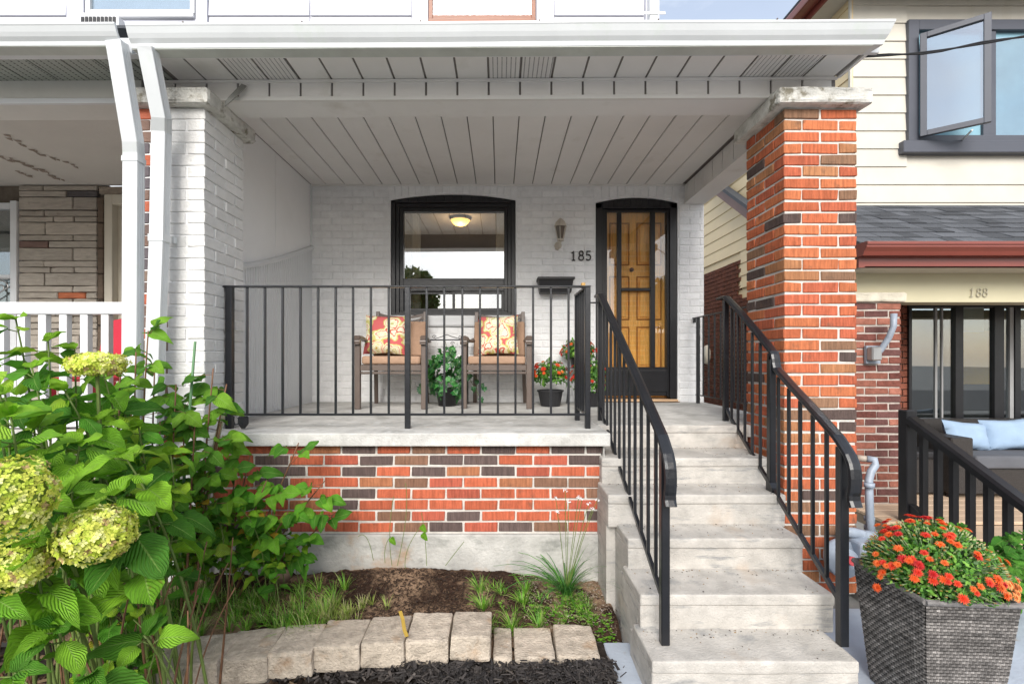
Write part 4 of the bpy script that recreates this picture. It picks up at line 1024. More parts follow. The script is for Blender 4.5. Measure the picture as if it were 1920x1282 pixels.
while z < .58:
    x = 3.8 + (.1 if r_ % 2 else 0)
    while x < 4.39: rbk.box(x, min(x + .2, 4.39), YN - .006, YN + .03, z, z + .057); x += .21
    x = 4.4
    while x < 7 and z < -.82: rbk.box(x, x + .2, YN - .006, YN + .03, z, z + .057); x += .21
    z += .0675; r_ += 1
kind(rbk.build("brick_courses", mat("red_brown_brick", (.20, .07, .045), .9, .3, 14, .7, 50, .2), nr), 'stuff')
# front windows behind the porch
fw_ = thing("porch_window", "wide black framed window behind the right neighbour's porch sofa", "window", (5, YN, -.7))
z0_, z1_ = Z(792, YN), Z(566, YN)
mb = MB()
bars = [(1700, 1706), (1787, 1802), (1860, 1878), (1898, 1909), (1990, 2010)]
for a, b in bars: mb.box(X(a, YN), X(b, YN), YN - .03, YN + .03, z0_, z1_)
for (a, b) in zip(bars[:-1], bars[1:]):
    mb.box(X(a[1], YN), X(b[0], YN), YN - .03, YN + .03, z1_ - .06, z1_); mb.box(X(a[1], YN), X(b[0], YN), YN - .03, YN + .03, z0_, z0_ + .05)
mb.build("window_frame", m_blackf, fw_, bevel=.003)
for (a, b) in zip(bars[:-1], bars[1:]): B(X(a[1], YN), X(b[0], YN), YN + .0, YN + .004, z0_ + .05, z1_ - .06).build("pane", m_glass3, fw_)
B(X(1752, YN), X(1756, YN), YN - .01, YN + .015, z0_ + .05, z1_ - .06).build("mullion", mat("grey_mullion", (.28, .28, .28), .4), fw_); B(X(1764, YN), X(1767, YN), YN - .01, YN + .015, z0_ + .05, z1_ - .06).build("mullion", mat("grey_mullion", (.28, .28, .28), .4), fw_)
B(X(1890, YN), X(1897, YN), YN - .02, YN + .02, z0_ + .05, z1_ - .06).build("mullion", mat("grey_mullion", (.28, .28, .28), .4), fw_)
B(X(1802, YN), X(1852, YN), YN + .04, YN + .05, Z(622, YN), z1_ - .05).build("roller_blind", mat("sage_blind", (.30, .32, .28), .8), fw_)
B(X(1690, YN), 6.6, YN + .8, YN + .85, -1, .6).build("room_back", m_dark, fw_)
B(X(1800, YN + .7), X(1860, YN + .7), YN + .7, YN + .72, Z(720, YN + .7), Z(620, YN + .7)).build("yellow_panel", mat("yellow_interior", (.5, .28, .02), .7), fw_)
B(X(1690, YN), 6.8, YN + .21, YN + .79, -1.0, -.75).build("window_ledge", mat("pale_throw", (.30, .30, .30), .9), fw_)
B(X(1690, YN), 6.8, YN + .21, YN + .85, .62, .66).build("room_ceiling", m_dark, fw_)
# cream digits on the beam
def digits(text, origin, h, r, m, root, name="digit", flat=.35, sl=.0):
    """serif style numerals made of strokes"""
    S = {'1': [[(.18, .78), (.34, .86), (.42, 1.0), (.42, .0)], [(.2, .0), (.64, .0)]],
         '8': [[(.5 + .26 * math.sin(a), .76 + .24 * math.cos(a)) for a in [k * .5236 for k in range(13)]], [(.5 + .32 * math.sin(a), .26 + .26 * math.cos(a)) for a in [k * .5236 for k in range(13)]]],
         '5': [[(.78, .98), (.32, .98), (.26, .54), (.42, .62), (.6, .6), (.76, .48), (.8, .3), (.72, .1), (.52, .0), (.34, .02), (.2, .14)]]}
    x = 0
    for ch in text:
        mb = MB()
        for st_ in S[ch]: mb.tube([Vector(origin) + Vector((x + (p[0] + sl * p[1]) * h * .82, 0, p[1] * h)) for p in st_], r, 6)
        mb.build(name, m, root); x += h * .78
nn_ = thing("house_number", "faint cream 188 numerals on the right neighbour's porch beam", "house number", (X(1820, YP), YP, Z(556, YP)))
digits("188", (X(1819, YP), YP + .012, Z(556, YP)), .072, .0042, mat("cream_digit", (.44, .41, .31), .5), nn_, sl=.12)
hn = thing("house_number", "dark metal 185 numerals on the white brick left of the door", "house number", (X(1072, YW), YW, Z(489, YW)))
digits("185", (X(1069, YW), YW - .012, Z(488.5, YW)), .092, .0072, mat("dark_pewter", (.05, .045, .04), .4, metal=.3), hn)
# deck
dk = kind(B(3.02, 8, 3.72, YN, -1.40, -1.30).build("deck_frame", mat("deck_frame_wood", (.25, .2, .15), .8)), 'structure')
y = 3.7
m_deck = mat("deck_boards", (.50, .37, .26), .65, .15, 10, .2, 40, stretch=(.4, 8, 8))
while y < YN: B(3.02, 8, y, y + .135, -1.297, -1.27).build("deck_board", m_deck, dk, bevel=.003); y += .14
for k in range(3): B(3.3, 6.5, 3.42 - k * .28, 3.70 - k * .28, -1.46, -1.30 - k * .05 - .0).build("deck_step", m_deck, dk, bevel=.004)
# their black stair railing
br = thing("stair_railing", "thick black wooden stair railing at the right neighbour's porch steps", "railing", (3.18, 3.7, -1.35))
B(3.138, 3.222, 3.66, 3.744, -1.35, -.40).build("newel_post", m_blackf, br, bevel=.006)
MB().sweep([(3.18, 3.66, -.47), (3.18, 2.45, -1.10)], [(-.045, -.03), (.045, -.03), (.045, .01), (.03, .028), (-.03, .028), (-.045, .01)]).build("handrail", m_blackf, br)
MB().sweep([(3.18, 3.66, -1.15), (3.18, 2.45, -1.78)], [(-.025, -.03), (.025, -.03), (.025, .03), (-.025, .03)]).build("lower_rail", m_blackf, br)
for k in range(9):
    y = 3.56 - k * .118; zt_ = -.47 - (3.66 - y) * .52; B(3.16, 3.20, y - .017, y + .017, zt_ - .68, zt_ - .02).build("baluster", m_blackf, br)
# sofa and cushions
sf = thing("wicker_sofa", "dark wicker outdoor sofa on the right neighbour's deck", "sofa", (4.8, 4.5, -1.27))
m_wick = mat("dark_wicker", (.030, .026, .024), .5, .3, 60, .8, 110, .4)
sx0, sx1 = X(1775, 4.35), 6.3
B(sx0, sx0 + .2, 4.3, 4.95, -1.23, -.72).build("armrest", m_wick, sf, bevel=.01); B(sx0 + .2, sx1, 4.3, 4.80, -1.23, -1.0).build("seat_base", m_wick, sf, bevel=.01); B(sx0 + .2, sx1, 4.80, 4.95, -1.23, -.62).build("backrest", m_wick, sf, bevel=.01)
B(sx0 + .205, sx1 - .5, 4.28, 4.79, -.999, -.88).build("seat_cushion", mat("grey_cushion", (.10, .105, .12), .85), sf, bevel=.03, bseg=3)
for (fx_, fy_) in ((sx0 + .05, 4.35), (sx0 + .05, 4.9), (sx1 - .05, 4.35), (sx1 - .05, 4.9)): B(fx_ - .03, fx_ + .03, fy_ - .03, fy_ + .03, -1.27, -1.23).build("leg", m_wick, sf)
ot = thing("wicker_armchair", "dark wicker armchair behind the black stair railing", "armchair", (3.9, 4.55, -1.27))
B(X(1683, 4.5), X(1764, 4.5), 4.4, 4.9, -1.25, -.93).build("seat_base", m_wick, ot, bevel=.01); B(X(1690, 4.5), X(1760, 4.5), 4.75, 4.9, -.93, -.58).build("backrest", m_wick, ot, bevel=.01); B(X(1690, 4.5), X(1758, 4.5), 4.39, 4.74, -.929, -.86).build("seat_cushion", m_pot, ot, bevel=.02, bseg=2)
def pillow(name, c, w_, h_, t_, m, rot, lab, cat, group=None):
    n = 14; vs_ = []; mb = MB()
    for s_ in (-1, 1):
        for j in range(n + 1):
            for i in range(n + 1):
                u_, v_ = i / n * 2 - 1, j / n * 2 - 1
                th = t_ / 2 * ((1 - u_ ** 4) * (1 - v_ ** 4)) ** .55
                pin = 1 - .09 * (1 - abs(u_)) * abs(v_) - 0; pin2 = 1 - .09 * (1 - abs(v_)) * abs(u_)
                wob = .006 * noise.noise(Vector((u_ * 2 + c[0] * 9, v_ * 2, s_)))
                vs_.append((u_ * w_ / 2 * pin2, s_ * th + wob, v_ * h_ / 2 * pin))
    g_ = (n + 1) ** 2
    fs = [(b + j * (n + 1) + i, b + j * (n + 1) + i + 1, b + (j + 1) * (n + 1) + i + 1, b + (j + 1) * (n + 1) + i) for b in (0, g_) for j in range(n) for i in range(n)]
    mb.raw(vs_, fs); mb.uv = [((q[0] / w_ + .5), (q[2] / h_ + .5)) for q in vs_]
    me, _ = mb.mesh(name, m, smooth=True, center=False)
    bm = bmesh.new(); bm.from_mesh(me); bmesh.ops.remove_doubles(bm, verts=bm.verts, dist=.0005); bmesh.ops.recalc_face_normals(bm, faces=bm.faces); bm.to_mesh(me); bm.free()
    for f_ in me.polygons: f_.use_smooth = True
    o = link(name, me, None, loc=Vector(c)); o.rotation_euler = rot; return tag(o, lab, cat, group)
m_blue = mat("light_blue_cotton", (.27, .37, .50), .9, .08, 6, .5, 12)
pillow("cushion", (X(1816, 4.55), 4.58, -.74), .46, .27, .14, m_blue, (R(-16), R(6), R(6)), "light blue cushion on the wicker sofa, the left one", "cushion")
pillow("cushion", (X(1905, 4.55), 4.6, -.735), .50, .30, .14, m_blue, (R(-16), R(-3), R(-6)), "light blue cushion on the wicker sofa, cut by the photo's right edge", "cushion")
# side roof edge seen through the porch opening
se = thing("side_canopy", "brown edged shingled canopy on the right neighbour's side wall", "canopy", (3.7, 7.4, 1.9))
def side_slab(x0, x1, pa, pb, t0, t1):
    return MB().hexa([(x0, pa[0], pa[1] + t0), (x1, pa[0], pa[1] + t0), (x1, pb[0], pb[1] + t0), (x0, pb[0], pb[1] + t0), (x0, pa[0], pa[1] + t1), (x1, pa[0], pa[1] + t1), (x1, pb[0], pb[1] + t1), (x0, pb[0], pb[1] + t1)])
pa, pb = (6.1, 1.56), (8.05, 2.92)
side_slab(3.64, 3.72, pa, pb, -.13, .04).build("rake_board", mat("brown_rake", (.16, .08, .06), .5), se)
side_slab(3.60, 3.735, pa, pb, .041, .10).build("shingle_edge", m_rooftile, se)
# vent on the dark brick
o = MB().lathe((0, 0, 0), [(.0, -.02), (.09, -.02), (.10, .0), (.09, .04), (0, .045)], 20).build("wall_vent", m_cream, smooth=True); o.rotation_euler = (0, R(-90), 0); o.location = (XN - .03, F * XN / (1328 - VX) , 0); o.location.z = Z(665, o.location.y); o.scale = (1.8, 1, 1)
tag(o, "round cream vent on the dark brick side wall", "vent")
# dish mast
dm = thing("dish_mast", "bent grey satellite dish mast bolted to the old brick pillar", "mast", (X(1640, 4.1), 4.1, .0))
m_galv = mat("painted_grey_pipe", (.27, .31, .37), .45, .12, 12, .1, 40, .5)
MB().tube([P(1641, 668, 4.06), P(1652, 655, 4.05), P(1667, 632, 4.0), P(1675, 612, 3.98), P(1676, 588, 3.98)], .024, 12).build("tube", m_galv, dm, smooth=True)
B(X(1623, 4.11), X(1650, 4.11), 4.10, 4.132, Z(682, 4.11), Z(648, 4.11)).build("plate", m_galv, dm, bevel=.004)
B(X(1631, 4.06), X(1650, 4.06), 4.03, 4.10, Z(676, 4.06), Z(650, 4.06)).build("clamp", mat("zinc", (.4, .4, .4), .35, metal=.7), dm, bevel=.01)

# gas meter and pipes beside the pillar
gm_ = thing("gas_meter", "blue grey gas pipe and regulator beside the brick pillar", "gas meter", (1.95, 2.7, -1.36))
dG = 2.72
MB().tube([P(1607, 858, 2.9), P(1632, 861, 2.88)], .019, 12).build("elbow_pipe", mat("tan_pipe", (.35, .30, .25), .5, .2, 20), gm_, smooth=True)
MB().tube([P(1626, 860, 2.88), P(1640, 862, 2.86), P(1641, 872, 2.85), P(1633, 884, 2.84), P(1629, 900, 2.83), P(1632, 1000, 2.76)], .021, 12).build("riser_pipe", m_galv, gm_, smooth=True)
for py in (905, 968, 985): MB().tube([P(1630, py, 2.80), P(1630, py + 8, 2.80)], .027, 12).build("coupling", m_galv, gm_, smooth=True)
MB().tube([P(1645, 1004, 2.72), P(1620, 1003, 2.70), P(1600, 998, 2.66), P(1578, 996, 2.64)], .028, 12).build("cross_pipe", m_galv, gm_, smooth=True)
MB().tube([P(1612, 992, 2.69), P(1607, 1012, 2.69)], .036, 10).build("union_nut", m_galv, gm_, smooth=True)
rg = P(1580, 1046, 2.62)
o = MB().lathe((0, 0, 0), [(0, -.05), (.05, -.05), (.06, -.03), (.10, -.015), (.105, 0), (.10, .015), (.06, .03), (.05, .06), (0, .06)], 24).build("regulator", m_galv, gm_, smooth=True); o.location = rg - wl(gm_); o.rotation_euler = (R(75), R(20), 0)
MB().tube([rg + Vector((.02, 0, .0)), P(1580, 998, 2.63)], .02, 10).build("stub_pipe", m_galv, gm_)
MB().tube([P(1592, 1050, 2.56), P(1600, 1052, 2.52)], .024, 12).build("red_cap", mat("red_cap", (.5, .05, .06), .5), gm_)
B(X(1604, 2.6), X(1645, 2.6), 2.56, 2.76, -1.19, -1.0).build("meter_body", m_galv, gm_, bevel=.02, bseg=3)
MB().tube([rg + Vector((0, 0, -.1)), rg + Vector((.0, .03, -.20))], .012, 8).build("vent_pipe", m_galv, gm_)
# service cable
cb = thing("service_cable", "black overhead cable running from the porch soffit to the right", "cable", tuple(P(1610, 108, 2.8)))
for off in (0, .010):
    pts = []
    A0, A1 = P(1606, 108, 2.8), P(2150, 12, 2.1)
    for k in range(15):
        t = k / 14; q = A0.lerp(A1, t); q.z -= .09 * 4 * t * (1 - t) * .5; q.z += off * math.sin(k * 1.1); pts.append(q)
    MB().tube(pts, .0045, 6).build("strand", m_pot, cb)
# strap on the left pillar cap
o = MB().sweep([P(422, 196, 2.83), P(432, 186, 2.80), P(458, 160, 2.84)], [(-.018, -.003), (.018, -.003), (.018, .003), (-.018, .003)], up=(0, -1, .4)).build("steel_strap", mat("galvanised", (.30, .30, .28), .6, metal=.4))
tag(o, "twisted steel strap tying the roof beam to the left pillar cap", "steel strap")

# ================================================================== THE STREET BEHIND THE CAMERA (seen in the panes)
def tree(x, y, h, lab):
    t = thing("street_tree", lab, "tree", (x, y, -1.4))
    MB().tube([(x, y, -1.4), (x + .1, y, h * .3), (x, y + .1, h * .7)], .22, 10, .08).build("trunk", m_stemb, t)
    mb = MB(); r_ = random.Random(int(x * 10))
    for _ in range(2600):
        v = Vector((r_.gauss(0, 1), r_.gauss(0, 1), r_.gauss(0, .8))); v = v.normalized() * (r_.random() ** .4) * h * .36
        c_ = Vector((x, y, h * .75)) + v; s_ = .16; a = Vector((r_.gauss(0, 1), r_.gauss(0, 1), r_.gauss(0, 1))).normalized(); b = a.orthogonal().normalized()
        mb.raw([c_ - a * s_, c_ + b * s_ * .5, c_ + a * s_, c_ - b * s_ * .5], [(0, 1, 2, 3)], (.04, .09, .02))
    mb.build("crown", m_leaf_s, t)
tree(-4.3, -13.0, 4.0, "leafy street tree across the road, seen in the front window")
tree(9.0, -16.0, 4.0, "low leafy tree further along the opposite side of the road")
for (x, w2, h_, col) in ((-16, 9, 1.6, (.30, .12, .08)), (-3.5, 9, 1.1, (.42, .38, .33)), (12, 9, 1.9, (.38, .14, .09)), (24, 9, 1.4, (.35, .33, .30))):
    hs = thing("opposite_house", {-16: "red brick low house across the road, farthest left", -3.5: "pale low house across the road, straight opposite", 12: "red brick low house across the road to the right", 24: "grey low house across the road, farthest right"}[x], "house", (x, -30, -1.4), "houses across the road"); m_ = mat("opposite_wall_%d" % int(x + 40), col, .9)
    B(x - w2 / 2, x + w2 / 2, -36, -30, -1.42, h_ - .8).build("wall", m_, hs)
    MB().prism([(-36.5, h_ - .8), (-29.5, h_ - .8), (-33, h_ + .4)], 'x', x - w2 / 2 - .3, x + w2 / 2 + .3).build("roof", m_rooftile, hs)
    for k in (-1, 1): B(x + k * 2 - .6, x + k * 2 + .6, -29.99, -29.95, -.9, h_ - 1.2).build("window", m_dark, hs)

# ================================================================== CHAIRS
def make_chair(lab, rootname="patio_chair"):
    t = thing(rootname, lab, "chair", (0, 0, 0), "patio chairs on the porch")
    W2 = .285
    for s in (-1, 1):
        B(s * W2 - .024, s * W2 + .024, -.02, .028, 0, .60).build("leg", m_bronze, t, bevel=.005)
        MB().sweep([(s * (W2 - .035), .56, 0), (s * (W2 - .045), .50, .25), (s * (W2 - .05), .47, .45), (s * (W2 - .055), .55, .90)], [(-.018, -.013), (.018, -.013), (.018, .013), (-.018, .013)], up=(0, -1, 0)).build("leg", m_bronze, t, bevel=.003)
        arm = [(s * W2, -.045, .565), (s * W2, -.05, .60), (s * W2, -.02, .625), (s * W2, .1, .622), (s * W2, .25, .605), (s * (W2 - .01), .40, .60), (s * (W2 - .045), .50, .63)]
        MB().sweep(arm, [(-.026, -.010), (.026, -.010), (.030, .002), (.020, .014), (-.020, .014), (-.030, .002)]).build("armrest", m_bronze, t)
        MB().tube([(s * (W2 - .03), -.035, .585), (s * (W2 + .03), -.035, .585)], .024, 12).build("arm_scroll", m_bronze, t)
    mb = MB(); mb.box(-W2 + .024, W2 - .024, -.01, .02, .335, .385); mb.box(-W2 + .024, W2 - .024, -.004, .016, .305, .325)
    mb.box(-W2 - .01, -W2 + .014, .028, .50, .345, .385); mb.box(W2 - .014, W2 + .01, .028, .50, .345, .385); mb.box(-W2 + .02, W2 - .02, .46, .49, .345, .38)
    mb.build("seat_frame", m_bronze, t, bevel=.003)
    def bow(z0, zd, w_, y, r=.009):
        return [(w_ * (2 * k / 12 - 1), y, z0 - zd * (1 - (2 * k / 12 - 1) ** 2)) for k in range(13)]
    MB().sweep(bow(.875, .035, W2 - .055, .545), [(-.006, -.013), (.006, -.013), (.006, .013), (-.006, .013)]).build("top_bar", m_bronze, t)
    MB().sweep([(W2 * .8 * (2 * k / 12 - 1), .54, .86 - .11 * (1 - abs(2 * k / 12 - 1) ** 1.5)) for k in range(13)], [(-.005, -.009), (.005, -.009), (.005, .009), (-.005, .009)]).build("curved_bar", m_bronze, t)
    mb = B(-W2 + .03, W2 - .03, .0, .50, .388, .462); mb.build("seat_cushion", m_cush, t, bevel=.025, bseg=3, smooth=True)
    y0 = .42
    MB().hexa([(-W2 + .035, .40, .465), (W2 - .035, .40, .465), (W2 - .035, .49, .465), (-W2 + .035, .49, .465), (-W2 + .04, .47, .80), (W2 - .04, .47, .80), (W2 - .04, .545, .80), (-W2 + .04, .545, .80)]).build("back_cushion", m_cush, t, bevel=.022, bseg=3, smooth=True)
    return t
def dup(root, lab):
    r = root.copy(); COL.objects.link(r); r['label'] = lab
    for ch in list(root.children):
        c_ = ch.copy(); COL.objects.link(c_); c_.parent = r
        for g_ in ch.children: d_ = g_.copy(); COL.objects.link(d_); d_.parent = c_
    return r
ch1 = make_chair("bronze patio chair with tan cushions, under the left end of the window")
ch2 = dup(ch1, "bronze patio chair with tan cushions, between the ivy and the potted mums")
ch1.location = (X(733, 4.12), 4.12, FL); ch1.rotation_euler = (0, 0, R(2))
ch2.location = (X(931, 4.16), 4.16, FL); ch2.rotation_euler = (0, 0, R(-3))
def paisley(name, off):
    m = bpy.data.materials.new(name); m.use_nodes = True; t = m.node_tree; n = t.nodes; l = t.links; p = n["Principled BSDF"]
    uv = n.new("ShaderNodeTexCoord"); mp_ = n.new("ShaderNodeMapping"); mp_.inputs[1].default_value = (off, off * .7, 0); mp_.inputs[3].default_value = (3.6, 3.6, 1); l.new(uv.outputs["UV"], mp_.inputs[0])
    nz_ = n.new("ShaderNodeTexNoise"); nz_.inputs["Scale"].default_value = 1.5; l.new(mp_.outputs[0], nz_.inputs[0])
    ad = n.new("ShaderNodeVectorMath"); ad.operation = 'MULTIPLY_ADD'; ad.inputs[1].default_value = (.9, .9, 0); l.new(nz_.outputs[1], ad.inputs[0]); l.new(mp_.outputs[0], ad.inputs[2])
    v = n.new("ShaderNodeTexVoronoi"); v.inputs["Scale"].default_value = 1.0; l.new(ad.outputs[0], v.inputs["Vector"])
    r_ = n.new("ShaderNodeValToRGB"); r_.color_ramp.interpolation = 'CONSTANT'; l.new(v.outputs["Distance"], r_.inputs[0]); e = r_.color_ramp.elements
    cs = [(0, (.50, .30, .02)), (.06, (.74, .70, .45)), (.13, (.45, .42, .10)), (.17, (.80, .77, .60)), (.28, (.70, .66, .35)), (.34, (.80, .77, .60)), (.42, (.62, .12, .09)), (.47, (.80, .75, .52)), (.58, (.60, .56, .20)), (.68, (.60, .14, .14))]
    while len(e) < len(cs): e.new(.5)
    for k, (q, c_) in enumerate(cs): e[k].position = q; e[k].color = (*c_, 1)
    l.new(r_.outputs[0], p.inputs["Base Color"]); p.inputs["Roughness"].default_value = .9; p.inputs["Specular IOR Level"].default_value = .1
    return m
m_p1, m_p2 = paisley("paisley_red_apple", .3), paisley("paisley_pink_leaf", 2.4)
pillow("throw_pillow", (X(728, 4.50), 4.42, FL + .465 + .195), .40, .38, .15, m_p1, (R(-14), R(1), R(3)), "paisley throw pillow with red rings, on the left patio chair", "pillow")
pillow("throw_pillow", (X(934, 4.54), 4.46, FL + .465 + .195), .38, .38, .15, m_p2, (R(-14), R(-2), R(-5)), "paisley throw pillow with a pink patch, on the right patio chair", "pillow")

# wall lantern, planter box, lantern cup on the railing
m_cl = mat("cream_lantern_paint", (.52, .47, .40), .5, .08, 20)
wlan = thing("wall_lantern", "cream carriage lantern on the white brick between window and door", "lantern", (X(1050, YW), YW, Z(440, YW)))
lc = Vector((X(1051, 4.66), 4.66, 0))
def hexring(z, r): return [lc + Vector((r * math.cos(k * math.pi / 3 + .3), r * math.sin(k * math.pi / 3 + .3), z)) for k in range(6)]
def hexl(prof):
    mb = MB(); vs_ = []
    for r, z in prof: vs_ += hexring(z, r)
    fs = [(k * 6 + j, k * 6 + (j + 1) % 6, (k + 1) * 6 + (j + 1) % 6, (k + 1) * 6 + j) for k in range(len(prof) - 1) for j in range(6)]; fs += [tuple(range(6))[::-1], tuple((len(prof) - 1) * 6 + j for j in range(6))]
    return mb.raw(vs_, fs)
zt_ = lambda py: Z(py, 4.66)
hexl([(.066, zt_(425)), (.060, zt_(421)), (.05, zt_(417)), (.018, zt_(411)), (.006, zt_(409))]).build("lantern_cap", m_cl, wlan)
hexl([(.034, zt_(452)), (.036, zt_(449)), (.036, zt_(448))]).build("lantern_base", m_cl, wlan)
hexl([(.028, zt_(448)), (.052, zt_(426))]).build("lantern_glass", mat("smoky_glass", (.14, .12, .10), .15, .1, 5, spec=.8), wlan)
fr = MB()
for a, b in zip(hexring(zt_(448), .032), hexring(zt_(425), .058)): fr.tube([a, b], .0045, 5)
fr.build("lantern_frame", m_cl, wlan)
ar = MB(); ar.tube([lc + Vector((0, 0, zt_(452))), lc + Vector((-.005, .02, zt_(462))), lc + Vector((-.02, .06, zt_(466))), lc + Vector((-.035, .10, zt_(462)))], .009, 8)
ar.tube([Vector((X(1046, YW), YW - .0, Z(461, YW))), Vector((X(1046, YW), YW - .018, Z(461, YW)))], .036, 16); ar.build("lantern_arm", m_cl, wlan, smooth=False)
pb_ = thing("planter_box", "empty black plastic planter box hung on the white brick wall left of the door", "planter box", (X(1043, 4.6), 4.6, Z(548, 4.6)))
a0, a1, b0, b1 = X(1013, 4.62), X(1072, 4.62), X(1008, 4.60), X(1078, 4.60)
MB().hexa([(a0, 4.64, Z(548, 4.64)), (a1, 4.64, Z(548, 4.64)), (a1, YW - .01, Z(548, 4.64)), (a0, YW - .01, Z(548, 4.64)), (b0 + .01, 4.60, Z(522, 4.6)), (b1 - .01, 4.60, Z(522, 4.6)), (b1 - .01, YW - .01, Z(522, 4.6)), (b0 + .01, YW - .01, Z(522, 4.6))]).build("box_body", m_pot, pb_, bevel=.006, bseg=2)
B(b0, b1, 4.585, YW - .006, Z(524, 4.6), Z(519, 4.6)).build("box_rim", m_pot, pb_, bevel=.004)
lc2 = thing("solar_lantern", "small black faceted lantern hooked to the foot of the railing's left post", "lantern", (X(455, 2.94), 2.93, FL + .0))
mb = MB(); c_ = P(456, 790, 2.93)
prof = [(.012, -.042), (.034, -.012), (.034, .026), (.026, .032)]; vs_ = []
for r, z in prof: vs_ += [c_ + Vector((r * math.cos(k * math.pi / 3), r * math.sin(k * math.pi / 3), z)) for k in range(6)]
mb.raw(vs_, [(k * 6 + j, k * 6 + (j + 1) % 6, (k + 1) * 6 + (j + 1) % 6, (k + 1) * 6 + j) for k in range(3) for j in range(6)] + [tuple(range(6))[::-1], tuple(18 + j for j in range(6))]); mb.build("lantern_body", m_black, lc2)
mb = MB(); mb.tube([c_ + Vector((-.03, 0, .02)), c_ + Vector((-.055, 0, .035)), c_ + Vector((-.075, .03, .0)), c_ + Vector((-.05, .0, -.02)), c_ + Vector((-.03, 0, -.015))], .004, 6); mb.build("lantern_hook", m_black, lc2)

# metal trellis stand behind the ivy
ts = thing("metal_trellis", "thin black metal stand with scrollwork behind the ivy plant", "plant stand", (X(838, 4.6), 4.6, FL))
mb = MB(); dT = 4.6; xa, xb, zt_ = X(797, dT), X(877, dT), Z(637, dT)
mb.tube([(xa, dT, zt_), (xb, dT, zt_)], .006, 6); mb.tube([(xb, dT, zt_ + .03), (xb, dT, FL)], .007, 6); mb.tube([(xa, dT, zt_ + .03), (xa, dT, FL)], .007, 6)
mb.tube([(xa, dT, FL + .1), (xb, dT, FL + .1)], .005, 6)
mb.tube([(X(815, dT), dT, zt_ + .01), (X(828, dT), dT, zt_ + .03), (X(838, dT), dT, zt_ + .05), (X(848, dT), dT, zt_ + .03), (X(862, dT), dT, zt_ + .01)], .0035, 5)
for px, s in ((814, 1), (863, -1)): spiral(mb, (X(px, dT), dT, zt_ + .028), .02, 1.3, .003, sgn=s)
spiral(mb, (X(848, dT), dT, zt_ - .035), .02, 1.2, .003)
mb.build("stand_frame", m_black, ts)

# ================================================================== PLANTS
def leaf_mesh(name, m, kindl='ovate', curl=.25, fold=.18, seed=0, nv=8):
    if kindl != 'ivy': nv = 11
    r_ = random.Random(seed); mb = MB(); nu = 4; vs_ = []; uvs = []
    for j in range(nv + 1):
        v = j / nv
        if kindl == 'ovate': w_ = .36 * math.sin(math.pi * min(1, v ** .74)) ** .72 * (1 - .12 * v)
        elif kindl == 'lance': w_ = .24 * math.sin(math.pi * v ** .7) ** .9
        elif kindl == 'round': w_ = .52 * math.sin(math.pi * min(1, v ** .55)) ** .6
        elif kindl == 'ivy': w_ = [.06, .48, .40, .30, .46, .30, .16, .08, 0][j] if nv == 8 else .3
        ser = (1 + (.04 if j % 2 else -.03)) if kindl in ('ovate', 'round') else 1
        for i in range(nu + 1):
            u_ = i / nu * 2 - 1
            x = u_ * w_ * ser
            z = fold * abs(x) * 1.3 - curl * v * v + .05 * math.sin(v * 11 + seed * 2) * abs(u_) + .03 * math.sin(v * 5 + seed) * u_ + .02 * noise.noise(Vector((u_ * 3, v * 3, seed)))
            vs_.append((x, v, z)); uvs.append((i / nu, v))
    fs = [(j * (nu + 1) + i, j * (nu + 1) + i + 1, (j + 1) * (nu + 1) + i + 1, (j + 1) * (nu + 1) + i) for j in range(nv) for i in range(nu)]
    mb.raw(vs_, fs); mb.uv = uvs
    if kindl != 'tiny':   # petiole
        pass
    me, _ = mb.mesh(name, m, smooth=True, center=False); return me
LV = {k: [leaf_mesh("leaf", m_ivy if k == 'ivy' else m_leaf, k, c_, f_, s_) for s_, (c_, f_) in enumerate(((.2, .2), (.45, .35), (.1, .1), (.6, .25), (.3, .5), (-.1, .4), (.8, .15), (.35, -.15)))] for k in ('ovate', 'lance', 'round', 'ivy')}
def orient(pos, d, nrm, s, sx=1.0):
    d = Vector(d).normalized(); nrm = Vector(nrm); x = d.cross(nrm)
    x = x.normalized() if x.length > 1e-3 else d.orthogonal().normalized(); z = x.cross(d).normalized()
    M = Matrix((( x.x * s * sx, d.x * s, z.x * s, pos[0]), (x.y * s * sx, d.y * s, z.y * s, pos[1]), (x.z * s * sx, d.z * s, z.z * s, pos[2]), (0, 0, 0, 1)))
    return M
def put_leaf(root, kd, pos, d, nrm, s, col, sx=1.0, r_=rnd):
    o = link("leaf", r_.choice(LV[kd]), root, m=orient(Vector(pos) - wl(root), d, nrm, s, sx)); o.color = (*col, 1); return o
GREENS = [(.16, .38, .022), (.11, .31, .018), (.24, .48, .028), (.06, .20, .018), (.34, .55, .04), (.11, .34, .03)]
YELLOWS = [(.50, .46, .05), (.55, .34, .03), (.30, .42, .05), (.26, .40, .04)]
def bez(a, b, c_, n=10):
    a, b, c_ = Vector(a), Vector(b), Vector(c_); return [a * (1 - t) ** 2 + b * 2 * t * (1 - t) + c_ * t * t for t in [k / n for k in range(n + 1)]]
